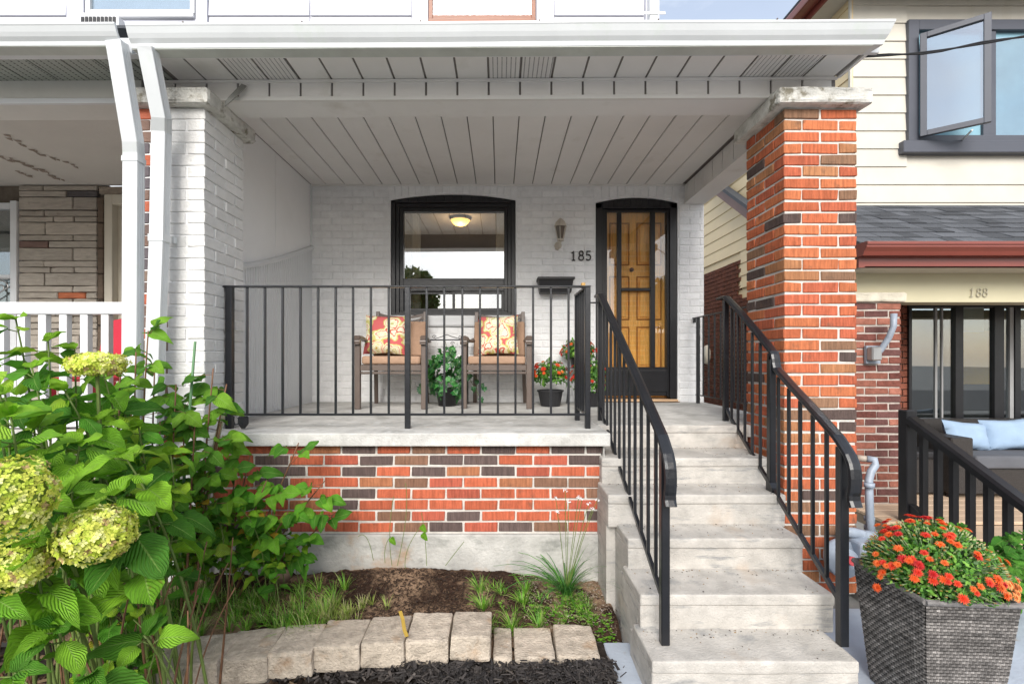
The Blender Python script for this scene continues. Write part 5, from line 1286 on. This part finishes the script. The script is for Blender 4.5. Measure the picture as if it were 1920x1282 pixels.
def leafy_stem(root, path, kd, nodes, size, greens, petiole=.03, start=.35, rr=rnd, lean=(0, -.35, 0), yellow=0.0, r0=.005, ms=None, tip=True, sx=1.0):
    mb = MB(); mb.tube(path, r0, 6, r0 * .5)
    n = len(path) - 1
    for k in range(nodes):
        t = start + (1 - start) * (k + .5) / nodes; f = t * n; i = min(int(f), n - 1); p = path[i].lerp(path[i + 1], f - i)
        ax = (path[i + 1] - path[i]).normalized()
        a0 = rr.uniform(0, 6.28) if k % 2 == 0 else a0 + 1.57
        for s in (0, math.pi):
            an = a0 + s + rr.uniform(-.4, .4)
            out = Vector((math.cos(an), math.sin(an), 0)); d = (out + Vector(lean) + Vector((0, 0, rr.uniform(-.45, .25)))).normalized()
            sz_ = size * rr.uniform(.65, 1.15) * (1 - .25 * (t > .9))
            q = p + d * petiole * rr.uniform(.6, 1.3) + Vector((0, 0, .012)); mb.tube([p, q], r0 * .35, 4)
            nn_ = Vector((rr.uniform(-.5, .5), rr.uniform(-.9, .1), 1))
            c_ = rr.choice(YELLOWS) if rr.random() < yellow else rr.choice(greens)
            put_leaf(root, kd, q, d, nn_, sz_, c_, sx * rr.uniform(.78, 1.12), rr)
    if tip:
        for k in range(3):
            an = rr.uniform(0, 6.28); put_leaf(root, kd, path[-1], Vector((math.cos(an) * .7, math.sin(an) * .7 - .3, .5)), Vector((0, -.6, 1)), size * .5, greens[2], sx, rr)
    return mb
def flower_head(root, c_, rx, rz, seed):
    rr = random.Random(seed); mb = MB(); V = mb.v
    core = MB()
    n = 560
    for k in range(n):
        z = 1 - 2 * (k + .5) / n; a = k * 2.39996; r_ = math.sqrt(max(0, 1 - z * z)); nr_ = Vector((r_ * math.cos(a), r_ * math.sin(a), z))
        if nr_.z < -.93: continue
        bump_ = 1 + .26 * noise.noise(nr_ * 3.0 + Vector((seed, 0, 0))) + rr.uniform(-.05, .05)
        p = Vector((nr_.x * rx, nr_.y * rx, nr_.z * rz)) * bump_ + Vector(c_)
        nr2 = (nr_ + Vector((rr.gauss(0, .25), rr.gauss(0, .25), rr.gauss(0, .25)))).normalized(); t1 = nr2.orthogonal().normalized(); t1.rotate(Matrix.Rotation(rr.uniform(0, 1.57), 3, nr2)); t2 = nr2.cross(t1); s = rx * rr.uniform(.09, .13)
        col = rr.choice([(.55, .64, .08), (.70, .74, .16), (.45, .56, .05), (.80, .80, .30), (.62, .64, .10)])
        if rr.random() < .09: col = (.50, .34, .16)
        for q in range(4):
            d1 = t1 * math.cos(q * 1.5708) + t2 * math.sin(q * 1.5708); d2 = nr2.cross(d1)
            mb.raw([p, p + d1 * s * .6 + d2 * s * .45 + nr2 * s * .15, p + d1 * s * 1.15 + nr2 * s * .35, p + d1 * s * .6 - d2 * s * .45 + nr2 * s * .15], [(0, 1, 2, 3)], col)
    h = mb.build("flower_head", m_flor, root)
    MB().lathe(c_, [(0, -rz * .8), (rx * .6, -rz * .6), (rx * .86, 0), (rx * .6, rz * .6), (0, rz * .85)], 12).build("flower_core", mat("floret_core", (.14, .20, .03), .8), h)
    return h

# hydrangea in the left foreground
rh = random.Random(21)
HLAB = ["large hydrangea in the left foreground with three lime flower heads", "hydrangea behind the front one with a flat lime flower head before the white railing"]
hyd = thing("hydrangea", HLAB[0], "shrub", (-1.3, 1.35, -1.40))
hyd2 = thing("hydrangea", HLAB[1], "shrub", (-1.75, 1.9, -1.40))
tips1 = [(20, 780, 1.30), (-30, 700, 1.4), (70, 800, 1.45), (150, 830, 1.42), (230, 850, 1.45), (110, 920, 1.25), (215, 930, 1.30), (60, 1020, 1.15), (10, 900, 1.2)]
tips1b = [(-10, 1120, 1.1), (110, 1175, 1.15), (270, 1190, 1.3), (170, 1265, 1.1), (30, 1260, 1.05)]
tips2 = [(30, 600, 1.75), (90, 640, 1.8), (140, 655, 1.85), (190, 690, 1.9), (60, 690, 1.7), (120, 730, 1.65), (230, 740, 1.95), (10, 740, 1.6), (180, 790, 1.7), (260, 800, 1.85), (-30, 620, 1.7), (320, 850, 1.9), (60, 850, 1.6), (140, 880, 1.6), (250, 900, 1.8)]
def grow(root, tips, nodes, size, kd='ovate', greens=GREENS, ms=m_stem, spread=.25, gz=-1.40, r0=.0055, start=.45, yellow=.0, **k):
    sm = MB()
    for (px, py, d) in tips:
        tp = P(px, py, d); base = Vector((tp.x * .94 + rh.uniform(-spread, spread), tp.y + rh.uniform(-.05, .15), gz))
        mid = base.lerp(tp, .6) + Vector((rh.uniform(-.08, .08), .05, .10))
        s_ = leafy_stem(root, bez(base, mid, tp), kd, nodes, size, greens, rr=rh, start=start, r0=r0, yellow=yellow, **k)
        b = len(sm.v); sm.v += s_.v; sm.f += [tuple(b + i for i in f) for f in s_.f]
    sm.build("stems", ms, root, smooth=True)
grow(hyd, tips1, 6, .145, start=.62, greens=[(.14, .34, .022), (.19, .42, .028), (.26, .52, .035), (.07, .22, .022), (.32, .55, .05)])
grow(hyd, tips1b, 2, .12, start=.86, greens=[(.14, .34, .022), (.24, .50, .035), (.09, .26, .022)])
grow(hyd2, tips2, 6, .13, start=.52)
for (px, py, d, rx, rz) in ((181, 1001, 1.18, .080, .060), (22, 935, 1.05, .075, .085), (25, 1060, 1.12, .075, .052)):
    c_ = P(px, py, d); flower_head(hyd, c_, rx, rz, px); MB().tube(bez(c_, c_ + Vector((.0, .22, -.12)), (c_.x - .1, c_.y + .42, -1.4)), .005, 6).build("flower_stem", m_stem, hyd)
c_ = P(182, 683, 1.72); flower_head(hyd2, c_, .085, .04, 5); MB().tube(bez(c_, c_ + Vector((-.02, .03, -.3)), (c_.x, c_.y + .12, -1.4)), .006, 6).build("flower_stem", m_stem, hyd2)
# woody canes in the lower left corner
wc = thing("bare_canes", "thicket of bare reddish brown canes under the hydrangea", "canes", (-1.3, 1.6, -1.4))
for k in range(46):
    x = rh.uniform(-2.0, -.95); y = rh.uniform(1.35, 1.95)
    MB().tube(bez((x, y, -1.42), (x + rh.uniform(-.1, .1), y, -1.1), (x + rh.uniform(-.22, .22), y + rh.uniform(-.15, .1), rh.uniform(-.95, -.62))), rh.uniform(.003, .007), 6, .002).build("cane", m_stemb if rh.random() < .7 else m_stem, wc, smooth=True)
# dead litter under them
scatter_chips("leaf_litter", 1800, lambda: (rnd.uniform(-2.4, -.85), rnd.uniform(1.2, 2.2)), low_h, [(.10, .06, .035), (.06, .035, .02), (.16, .11, .06), (.04, .025, .018)], (.02, .09), m_chipa)

# saplings with compound leaves by the pillar
def compound(root, mb, p, d, L_, size, greens, n=5, yellow=0.0, kd='lance'):
    d = Vector(d).normalized(); e = p + d * L_ + Vector((0, 0, -.15 * L_)); mb.tube([p, p.lerp(e, .5) + Vector((0, 0, .03 * L_)), e], .0016, 4)
    side = d.cross(Vector((0, 0, 1))).normalized()
    items = [(1.0, d, 1.0)] + [(t, d * .5 + side * s * .9, .85) for t in ((.9, .5) if n >= 5 else (.8,)) for s in (-1, 1)]
    for t, dv, f in items:
        q = p.lerp(e, t); c_ = rh.choice(YELLOWS) if rh.random() < yellow else rh.choice(greens)
        put_leaf(root, kd, q, dv + Vector((0, 0, rh.uniform(-.7, -.1))), Vector((rh.uniform(-.4, .4), -.9, .8)), size * f * rh.uniform(.8, 1.15), c_, 1.5 if kd == 'lance' else 1, rh)
ELD = [(.12, .31, .03), (.17, .38, .03), (.07, .22, .025), (.21, .42, .035)]
def sapling(lab, stems, size, per, yellow=0.0, gz=-1.33, greens=ELD):
    b0 = P(stems[0][0], 1000, stems[0][2]); t = thing("sapling", lab, "sapling", (b0.x, b0.y, gz)); sm = MB()
    for (px, py, d, bx) in stems:
        tp = P(px, py, d); base = Vector((X(bx, d), d + .02, gz)); path = bez(base, base.lerp(tp, .5) + Vector((rh.uniform(-.04, .04), 0, .02)), tp); sm.tube(path, .007, 6, .003)
        for k in range(per):
            f = .38 + .62 * (k + .7) / per; i = min(int(f * 10), 9); p = path[i].lerp(path[i + 1], f * 10 - i); an = k * 2.4 + rh.uniform(-.4, .4)
            compound(t, sm, p, (math.cos(an), math.sin(an) * .5 - .35, rh.uniform(.0, .5)), rh.uniform(.07, .14), size, greens, 5 if rh.random() < .5 else 3, yellow)
    sm.build("stems", m_stemb, t, smooth=True)
sapling("sapling with drooping leaflets in front of the two white downspouts", [(278, 620, 2.35, 262), (255, 660, 2.3, 250), (330, 720, 2.35, 300), (300, 790, 2.3, 290), (225, 700, 2.2, 230), (290, 690, 2.4, 280), (245, 760, 2.25, 240)], .10, 7)
sapling("leafy sapling in front of the white painted pillar beside the green stake", [(400, 690, 2.40, 352), (415, 790, 2.42, 345), (345, 760, 2.4, 335), (385, 860, 2.35, 350), (425, 720, 2.45, 360), (365, 800, 2.3, 340)], .095, 7, .03)
sapling("low creeper with toothed leaflets climbing over the red brick base wall", [(470, 850, 2.55, 400), (560, 830, 2.6, 430), (610, 900, 2.6, 440), (500, 900, 2.5, 420), (540, 960, 2.5, 430), (630, 960, 2.62, 450), (440, 900, 2.5, 400)], .10, 5, .02, greens=[(.12, .36, .03), (.18, .44, .035), (.08, .26, .025)])
stk = MB().tube([P(366, 640, 2.42), P(345, 900, 2.38), P(338, 1040, 2.36)], .0065, 8).build("garden_stake", mat("green_stake", (.12, .24, .12), .5)); tag(stk, "green garden stake leaning against the white painted pillar", "garden stake")
stk = MB().tube([P(418, 775, 2.6), P(400, 850, 2.58), P(380, 1000, 2.52)], .014, 8).build("cut_branch", mat("pale_cut_wood", (.34, .33, .22), .8)); tag(stk, "pale cut branch stub leaning at the porch corner", "branch")
# small leafed weeds
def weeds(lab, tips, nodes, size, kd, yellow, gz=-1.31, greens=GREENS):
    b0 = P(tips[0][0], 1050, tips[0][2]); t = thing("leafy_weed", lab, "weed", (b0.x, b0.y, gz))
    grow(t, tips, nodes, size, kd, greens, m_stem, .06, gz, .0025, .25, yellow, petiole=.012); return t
weeds("low leafy weeds with some yellow leaves in front of the porch corner", [(rh.uniform(330, 480), rh.uniform(930, 1060), rh.uniform(2.35, 2.5)) for _ in range(14)], 6, .062, 'ovate', .13)
weeds("leafy weeds filling the gap below the white pillar", [(rh.uniform(260, 400), rh.uniform(880, 1030), rh.uniform(2.3, 2.45)) for _ in range(15)], 6, .065, 'ovate', .06)
weeds("leafy shoots reaching right over the concrete footing", [(500, 1000, 2.5), (530, 1030, 2.55), (480, 960, 2.45), (560, 1010, 2.6), (460, 1060, 2.35), (520, 1060, 2.4)], 5, .065, 'ovate', .05)
weeds("round leafed weeds spilling over the left end of the edging blocks", [(rh.uniform(140, 290), rh.uniform(1080, 1240), rh.uniform(1.65, 1.85)) for _ in range(9)], 4, .07, 'round', .05, -1.38)
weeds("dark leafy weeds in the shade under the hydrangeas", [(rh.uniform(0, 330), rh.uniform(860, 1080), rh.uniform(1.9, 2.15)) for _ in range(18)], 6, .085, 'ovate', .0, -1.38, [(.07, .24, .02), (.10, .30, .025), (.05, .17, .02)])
weeds("green shrub behind the wicker planter at the right edge", [(rh.uniform(1850, 1990), rh.uniform(1000, 1130), rh.uniform(2.3, 2.6)) for _ in range(16)] + [(1800, 985, 2.6), (1760, 975, 2.6), (1900, 1010, 2.5)], 7, .06, 'round', .02, -1.37, [(.10, .32, .05), (.14, .38, .05), (.07, .24, .03)])

# grass
def blades(mb, c_, n, L_, spread, droop, w_, cols, rr=rh):
    for _ in range(n):
        an = rr.uniform(0, 6.28); s = rr.uniform(.3, 1); l_ = L_ * rr.uniform(.55, 1.1); o_ = Vector((math.cos(an), math.sin(an), 0)); p = Vector(c_) + o_ * rr.uniform(0, .02)
        up = l_ * rr.uniform(.6, 1); out = spread * s * l_; sd_ = o_.cross(Vector((0, 0, 1))) * w_; col = rr.choice(cols); vs_ = []
        nseg = 5
        for k in range(nseg + 1):
            t = k / nseg; q = p + o_ * out * t ** 1.3 + Vector((0, 0, up * t - droop * l_ * s * t ** 2.6)); f = (1 - t) ** .6
            vs_ += [q - sd_ * f, q + sd_ * f + Vector((0, 0, w_ * .4))]
        mb.raw(vs_, [(2 * k, 2 * k + 1, 2 * k + 3, 2 * k + 2) for k in range(nseg)], col)
GC = [(.11, .30, .02), (.17, .40, .03), (.08, .23, .02), (.26, .46, .06), (.34, .40, .14)]
GY = [(.36, .46, .10), (.38, .40, .14), (.22, .34, .05), (.42, .38, .20)]
gr_ = MB()
for _ in range(80):
    x, y = rh.uniform(-1.75, -.82), rh.uniform(2.22, 2.62); blades(gr_, (x, y, soil_h(x, y)), 24, .13, .8, .3, .0022, GC)
for _ in range(50):
    px = rh.gauss(600, 50); d = rh.uniform(2.30, 2.48); x = X(px, d); blades(gr_, (x, d, soil_h(x, d)), 20, .085, .7, .2, .0020, GY)
for _ in range(55):
    x, y = rh.uniform(-.10, .50), rh.uniform(2.32, 2.66); blades(gr_, (x, y, soil_h(x, y)), 16, .06, 1.1, .3, .0018, GC)
for (px, d) in ((900, 2.60), (905, 2.45), (985, 2.62), (960, 2.38), (915, 2.33), (1010, 2.40), (980, 2.52)):
    blades(gr_, (X(px, d), d, soil_h(X(px, d), d)), 60, .12, .8, .35, .0022, GC)
kind(gr_.build("grass", m_grass), 'stuff')
cl_ = MB()
for _ in range(900):
    x, y = rh.uniform(.0, .58), rh.uniform(2.32, 2.75)
    if noise.noise(Vector((x * 4, y * 4, 5))) < -.05: continue
    c_ = Vector((x, y, soil_h(x, y) + rh.uniform(.005, .04))); s = rh.uniform(.006, .013); col = rh.choice(GC)
    for q in range(3):
        an = q * 2.09 + rh.uniform(0, 1); d1 = Vector((math.cos(an), math.sin(an), .2)); d2 = Vector((-d1.y, d1.x, 0)); cl_.raw([c_, c_ + d1 * s * .6 + d2 * s * .5, c_ + d1 * s * 1.2, c_ + d1 * s * .6 - d2 * s * .5], [(0, 1, 2, 3)], col)
kind(cl_.build("clover", m_grass), 'stuff')
# flowering chives against the footing
cv = thing("garlic_chives", "clump of long arching chive leaves with white flowers by the footing", "plant", (X(1065, 2.68), 2.68, -1.30))
mb = MB(); cc_ = Vector((X(1062, 2.68), 2.68, soil_h(X(1062, 2.68), 2.68))); blades(mb, cc_, 110, .36, 1.15, .55, .0038, [(.06, .20, .04), (.10, .28, .04), (.05, .16, .035)]); mb.build("blades", m_grass, cv)
fs_ = MB(); hd = MB()
for (px, py) in ((1060, 920), (1042, 935), (1067, 940), (1085, 933), (1091, 936), (1104, 945), (1120, 938), (1110, 955), (1045, 960)):
    tp = P(px, py, 2.60); fs_.tube(bez(cc_, cc_.lerp(tp, .5) + Vector((0, 0, .06)), tp), .0018, 5)
    for _ in range(14):
        v = Vector((rh.gauss(0, 1), rh.gauss(0, 1), abs(rh.gauss(0, 1)))).normalized(); q = tp + v * .014; a = v.orthogonal().normalized() * .004; b = v.cross(a); hd.raw([q - a, q - b, q + a, q + b], [(0, 1, 2, 3)])
fs_.build("flower_stems", m_stem, cv); hd.build("white_florets", m_white, cv)
# thin dry stalks by the wall
dst = thing("dry_stalks", "thin dry weed stalks rising from the mound against the footing", "weed", (X(720, 2.7), 2.7, -1.27)); mb = MB()
for (pa, pb, pc2) in (((735, 1060), (725, 1000), (738, 930)), ((745, 1060), (770, 950), (760, 905)), ((760, 1065), (755, 1030), (790, 985)), ((835, 1060), (850, 1040), (870, 1015)), ((700, 1050), (690, 990), (672, 1005)), ((800, 1060), (798, 1000), (790, 960)), ((722, 1055), (718, 1020), (733, 1005))):
    mb.tube(bez(P(*pa, 2.7), P(*pb, 2.7), P(*pc2, 2.7)), .0018, 5)
mb.build("stalk", m_stem, dst)
for (px, py) in ((790, 985), (792, 1000), (733, 1008)): put_leaf(dst, 'ovate', P(px, py, 2.69), (.4, -.5, -.3), (0, -1, .5), .05, GREENS[0])

# ivy
iv = thing("ivy_plant", "dark green bushy ivy in a low pot between the two patio chairs", "plant", (X(838, 4.4), 4.42, FL))
ic = Vector((X(838, 4.4), 4.42, FL + .30))
MB().lathe((ic.x, ic.y, FL), [(.08, .001), (.11, .16), (.115, .16), (.09, .15)], 20).build("pot", m_pot, iv, smooth=True)
for k in range(235):
    v = Vector((rh.gauss(0, 1), rh.gauss(0, .8), rh.gauss(0, 1))).normalized() * rh.uniform(.65, 1)
    p = ic + Vector((v.x * .175, v.y * .15, v.z * .26 + .0))
    if p.z < FL + .02: p.z = FL + .02 + rh.random() * .05
    nrm_ = Vector((v.x, v.y - .5, v.z * .6 + .3)); d = Vector((v.x * .6 + rh.uniform(-.5, .5), v.y * .5, -.7 + rh.uniform(-.2, .5)))
    put_leaf(iv, 'ivy', p, d, nrm_, rh.uniform(.05, .075), rh.choice([(.012, .11, .022), (.03, .18, .035), (.01, .07, .018), (.05, .24, .05)]), 1.15, rh)
vt = MB()
for pts in (((848, 660), (870, 690), (900, 745)), ((835, 640), (840, 655), (838, 680)), ((800, 690), (790, 720), (786, 730)), ((870, 690), (895, 710), (908, 725))):
    path = bez(P(*pts[0], 4.4), P(*pts[1], 4.38), P(*pts[2], 4.36)); vt.tube(path, .002, 4)
    for k in (3, 6, 8, 10): put_leaf(iv, 'ivy', path[k], (rh.uniform(-.6, .6), -.3, -.8), (0, -1, .4), .055, (.015, .10, .035), 1.1, rh)
vt.build("vine", m_stem, iv)

# mums
def mum_flower():
    mb = MB(); rr = random.Random(3)
    for ring, (r1, z1, n, up) in enumerate(((1.0, .0, 15, .05), (.75, .12, 12, .25), (.45, .22, 9, .5), (.2, .30, 5, .6))):
        for k in range(n):
            an = 6.283 * k / n + ring * .4 + rr.uniform(-.08, .08); d = Vector((math.cos(an), math.sin(an), 0)); s = Vector((-d.y, d.x, 0)) * .13; r_ = r1 * rr.uniform(.85, 1.1)
            mb.raw([Vector((0, 0, z1 * .4)), d * r_ * .55 + s + Vector((0, 0, z1 + up * r_ * .3)), d * r_ + Vector((0, 0, z1 + up * r_ * .3 - .03)), d * r_ * .55 - s + Vector((0, 0, z1 + up * r_ * .3))], [(0, 1, 2, 3)])
    return mb.mesh("flower", m_petal, center=False)[0]
MUM = mum_flower()
def dome_mass(root, c_, rx, ry, rz, nleaf, ls, cols, rr, nbud=0, zmin=-.35):
    mb = MB()
    for _ in range(nleaf):
        v = Vector((rr.gauss(0, 1), rr.gauss(0, 1), rr.gauss(0, .9))).normalized()
        if v.z < zmin: v.z = -v.z
        f = rr.uniform(.45, 1.0); p = Vector(c_) + Vector((v.x * rx * f, v.y * ry * f, v.z * rz * f)); nr2 = (v + Vector((rr.gauss(0, .5), rr.gauss(0, .5), rr.gauss(0, .5)))).normalized(); a = nr2.orthogonal().normalized(); a.rotate(Matrix.Rotation(rr.uniform(0, 6.28), 3, nr2)); b = nr2.cross(a); s = ls * rr.uniform(.6, 1.2); col = rr.choice(cols)
        mb.raw([p, p + a * s * .35 + b * s * .28, p + a * s * .6 + b * s * .12, p + a * s * .75 + b * s * .2, p + a * s + nr2 * -s * .15, p + a * s * .75 - b * s * .2, p + a * s * .6 - b * s * .12, p + a * s * .35 - b * s * .28], [(0, 1, 2, 6, 7), (2, 3, 4, 5, 6)], col)
    for _ in range(nbud):
        v = Vector((rr.gauss(0, 1), rr.gauss(0, 1), abs(rr.gauss(0, .8)))).normalized(); f = 1.0; q = Vector(c_) + Vector((v.x * rx, v.y * ry, v.z * rz)); p = q - v * .06 * (rx / .2) ; mb.tube([p, q], .0016 * rx / .2, 4, col=(.30, .42, .22)); 
        e = rx * .022; mb.raw([q + Vector((e, 0, 0)), q + Vector((0, e, 0)), q + Vector((-e, 0, 0)), q + Vector((0, -e, 0)), q + v * e * 2], [(0, 1, 4), (1, 2, 4), (2, 3, 4), (3, 0, 4)], rr.choice([(.5, .5, .25), (.5, .22, .05), (.35, .42, .18)]))
    return kind(mb.build("foliage", m_leaf_s, root), 'stuff')
RED = [(.66, .055, .02), (.72, .11, .02), (.50, .02, .02), (.72, .15, .03), (.62, .04, .02)]; ORA = [(.78, .26, .06), (.74, .17, .04), (.80, .34, .12)]
MG = [(.06, .18, .025), (.11, .28, .03), (.04, .12, .02), (.18, .36, .05)]
def mums(root, c_, rx, ry, rz, n, fs, colf, rr, clusters=None):
    for k in range(n):
        if clusters:
            v = Vector(rr.choice(clusters)).normalized() + Vector((rr.gauss(0, .14), rr.gauss(0, .14), rr.gauss(0, .10)))
        else: v = Vector((rr.gauss(0, 1), rr.gauss(0, 1), rr.uniform(-.1, 1)))
        v.normalize(); p = Vector(c_) + Vector((v.x * rx, v.y * ry, v.z * rz)) * rr.uniform(.98, 1.08); nr2 = (v + Vector((0, -.2, .35))).normalized(); s = fs * rr.uniform(.7, 1.2)
        d = nr2.orthogonal().normalized(); o = link("flower", MUM, root, m=orient(p - wl(root), d, nr2, s)); o.color = (*rr.choice(colf(v)), 1)
rm = random.Random(9)
def pot_mum(lab, x, y, z, pr0, ph, c_off, rx, rz, n, fs):
    t = thing("potted_mums", lab, "potted flowers", (x, y, z), "potted mums beside the door")
    MB().lathe((x, y, z), [(pr0 * .78, 0.001), (pr0, ph * .9), (pr0 * 1.08, ph * .9), (pr0 * 1.08, ph), (pr0 * .95, ph), (pr0 * .9, ph * .85), (0, ph * .85)], 24).build("pot", m_pot, t, smooth=False)
    c_ = Vector((x, y, z + c_off)); dome_mass(t, c_, rx, rx, rz, 900, .04, MG, rm, 60); mums(t, c_, rx, rx, rz, n, fs, lambda v: RED if rm.random() < .7 else ORA, rm)
pot_mum("red mums in a black pot on the porch floor right of the second patio chair", X(1032, 4.4), 4.40, FL, .115, .15, .26, .175, .17, 46, .026)
pot_mum("red and orange mums in a black pot behind the railing corner", X(1103, 4.40), 4.38, FL, .11, .13, .22, .165, .24, 44, .026)
std = thing("plant_stand", "tall thin black plant stand holding the upper pot of mums by the door", "plant stand", (X(1086, 4.58), 4.58, FL))
sx_, sy_ = X(1086, 4.6), 4.62; mb = MB(); zt2 = Z(672, 4.6) - .09
for k in range(3): an = k * 2.09 + .5; mb.tube([(sx_ + .13 * math.cos(an), sy_ + .10 * math.sin(an), FL), (sx_ + .10 * math.cos(an), sy_ + .08 * math.sin(an), zt2)], .006, 6)
mb.tube([(sx_, sy_, zt2 - .004), (sx_, sy_, zt2)], .13, 20); mb.build("stand_frame", m_black, std)
pot_mum("orange red mums raised on a plant stand behind the railing corner", sx_, sy_, zt2 + .002, .09, .10, .14, .165, .15, 40, .026)

# wicker planter with the big mums
wp = thing("wicker_planter", "tall square grey wicker planter full of orange red mums at the bottom right", "planter", (1.72, 1.9, -1.365))
A = [Vector((1.534, 1.71, -.88)), Vector((1.862, 1.695, -.885)), Vector((1.90, 2.06, -.88)), Vector((1.543, 2.07, -.88))]
cen = sum(A, Vector()) / 4
Bt = [Vector((cen.x + (a.x - cen.x) * .77, cen.y + (a.y - cen.y) * .77, -1.365)) for a in A]
m_weave = mat("grey_wicker", (1, 1, 1), .75, .25, 30, .3, 120, .15, attr=True)
wv = MB()
rw = random.Random(4)
for s_ in range(4):
    a0, a1, b0, b1 = A[s_], A[(s_ + 1) % 4], Bt[s_], Bt[(s_ + 1) % 4]
    if s_ in (0, 3): nu, nvv = 78, 120
    else: nu, nvv = 30, 60
    out = (a1 - a0).cross(b0 - a0).normalized(); out = -out if out.dot(a0 - cen) < 0 else out
    vs_ = []
    rowc = [rw.uniform(.6, 1.4) for _ in range(200)]; colc = {k: 1.7 for k in (9, 24, 25, 40, 57, 70)}
    for j in range(nvv + 1):
        for i in range(nu + 1):
            u_, v_ = i / nu, j / nvv; p = a0.lerp(a1, u_).lerp(b0.lerp(b1, u_), v_)
            row = int(v_ * nvv / 3); ph = math.pi * (row % 2)
            h_ = .0045 * math.sin(u_ * nu / 3 * math.pi + ph) * abs(math.sin(math.pi * (v_ * nvv / 3))) ** .6 + .002 * abs(math.sin(math.pi * v_ * nvv / 3)) + .002 * noise.noise(p * 30)
            vs_.append(p + out * h_)
    fs, cs = [], []
    for j in range(nvv):
        for i in range(nu):
            fs.append((j * (nu + 1) + i, j * (nu + 1) + i + 1, (j + 1) * (nu + 1) + i + 1, (j + 1) * (nu + 1) + i))
            row = j // 3; ph = (i // 3 + row) % 2; n_ = noise.noise(Vector((i * .08, row * 1.7, s_ * 9))); up_ = j % 3
            g_ = (.22 if ph else .10) * rowc[row] ** .6 * (1 + .7 * n_) * (.22 if up_ == 2 else 1.1)
            if (i // 2) % 14 == 5: g_ *= 1.4
            g_ = max(.018, g_); cs.append((g_, g_ * .93, g_ * .88))
    b = len(wv.v); wv.v += vs_; wv.f += [tuple(b + q for q in f) for f in fs]; wv.c += cs
wvo = wv.build("woven_body", m_weave, wp)
mb = MB(); rim = [a + Vector((0, 0, .002)) for a in A]
for k in range(4): mb.tube([rim[k], rim[(k + 1) % 4]], .011, 8)
mb.build("rim", mat("rim_wicker", (.17, .16, .155), .55, .3, 60, .6, 120), wp)
MB().raw([a.lerp(cen, .05) + Vector((0, 0, -.03)) for a in A], [(0, 1, 2, 3)]).build("potting_soil", m_dirt, wp)
mm = thing("chrysanthemums", "big dome of orange red mums growing in the grey wicker planter", "flowers", (cen.x, cen.y, -.92))
mc = Vector((cen.x - .005, cen.y - .01, -.865))
dome_mass(mm, mc, .225, .215, .215, 8000, .023, MG, rm, 620, zmin=-.04)
dirs = [(-.9, -.5, .35), (-.7, -.6, .6), (-.2, -.4, 1), (.0, -.7, .8), (.1, -1, .35), (.5, -.8, .2), (-.95, -.2, .2), (.9, -.4, .1), (.95, -.1, .5), (.8, .2, .7), (-.5, .3, 1), (.3, .2, 1), (-.3, -.9, .25), (.6, -.9, .15), (-.6, -.8, .3), (.0, .3, 1), (-.7, .1, .7)]
mums(mm, mc, .23, .22, .22, 110, .0175, lambda v: ORA if v.x > .35 else RED, rm, dirs)

# grit and crumbs gathered on the treads and the porch floor
gb = MB()
for _ in range(420):
    k = rh.randrange(1, 6); x = rh.uniform(lx_[k] + .02, rx_[k] - .02); back = dd[k - 1]; y = back - abs(rh.gauss(0, .03)) - .004 if rh.random() < .6 else rh.uniform(dd[k] + .02, back)
    if y < dd[k] + .01: continue
    z = -hh[k] + .0008; a = rh.uniform(0, 6.28); L1 = rh.uniform(.0015, .006); v1 = Vector((math.cos(a), math.sin(a), 0)) * L1; v2 = Vector((-v1.y, v1.x, 0)) * rh.uniform(.3, .9); c_ = Vector((x, y, z))
    gb.raw([c_ - v1, c_ - v2, c_ + v1, c_ + v2, c_ + Vector((0, 0, L1 * .5))], [(0, 1, 4), (1, 2, 4), (2, 3, 4), (3, 0, 4)], rh.choice([(.06, .045, .03), (.16, .11, .07), (.03, .025, .02), (.25, .16, .06)]))
kind(gb.build("grit", m_chipa), 'stuff')
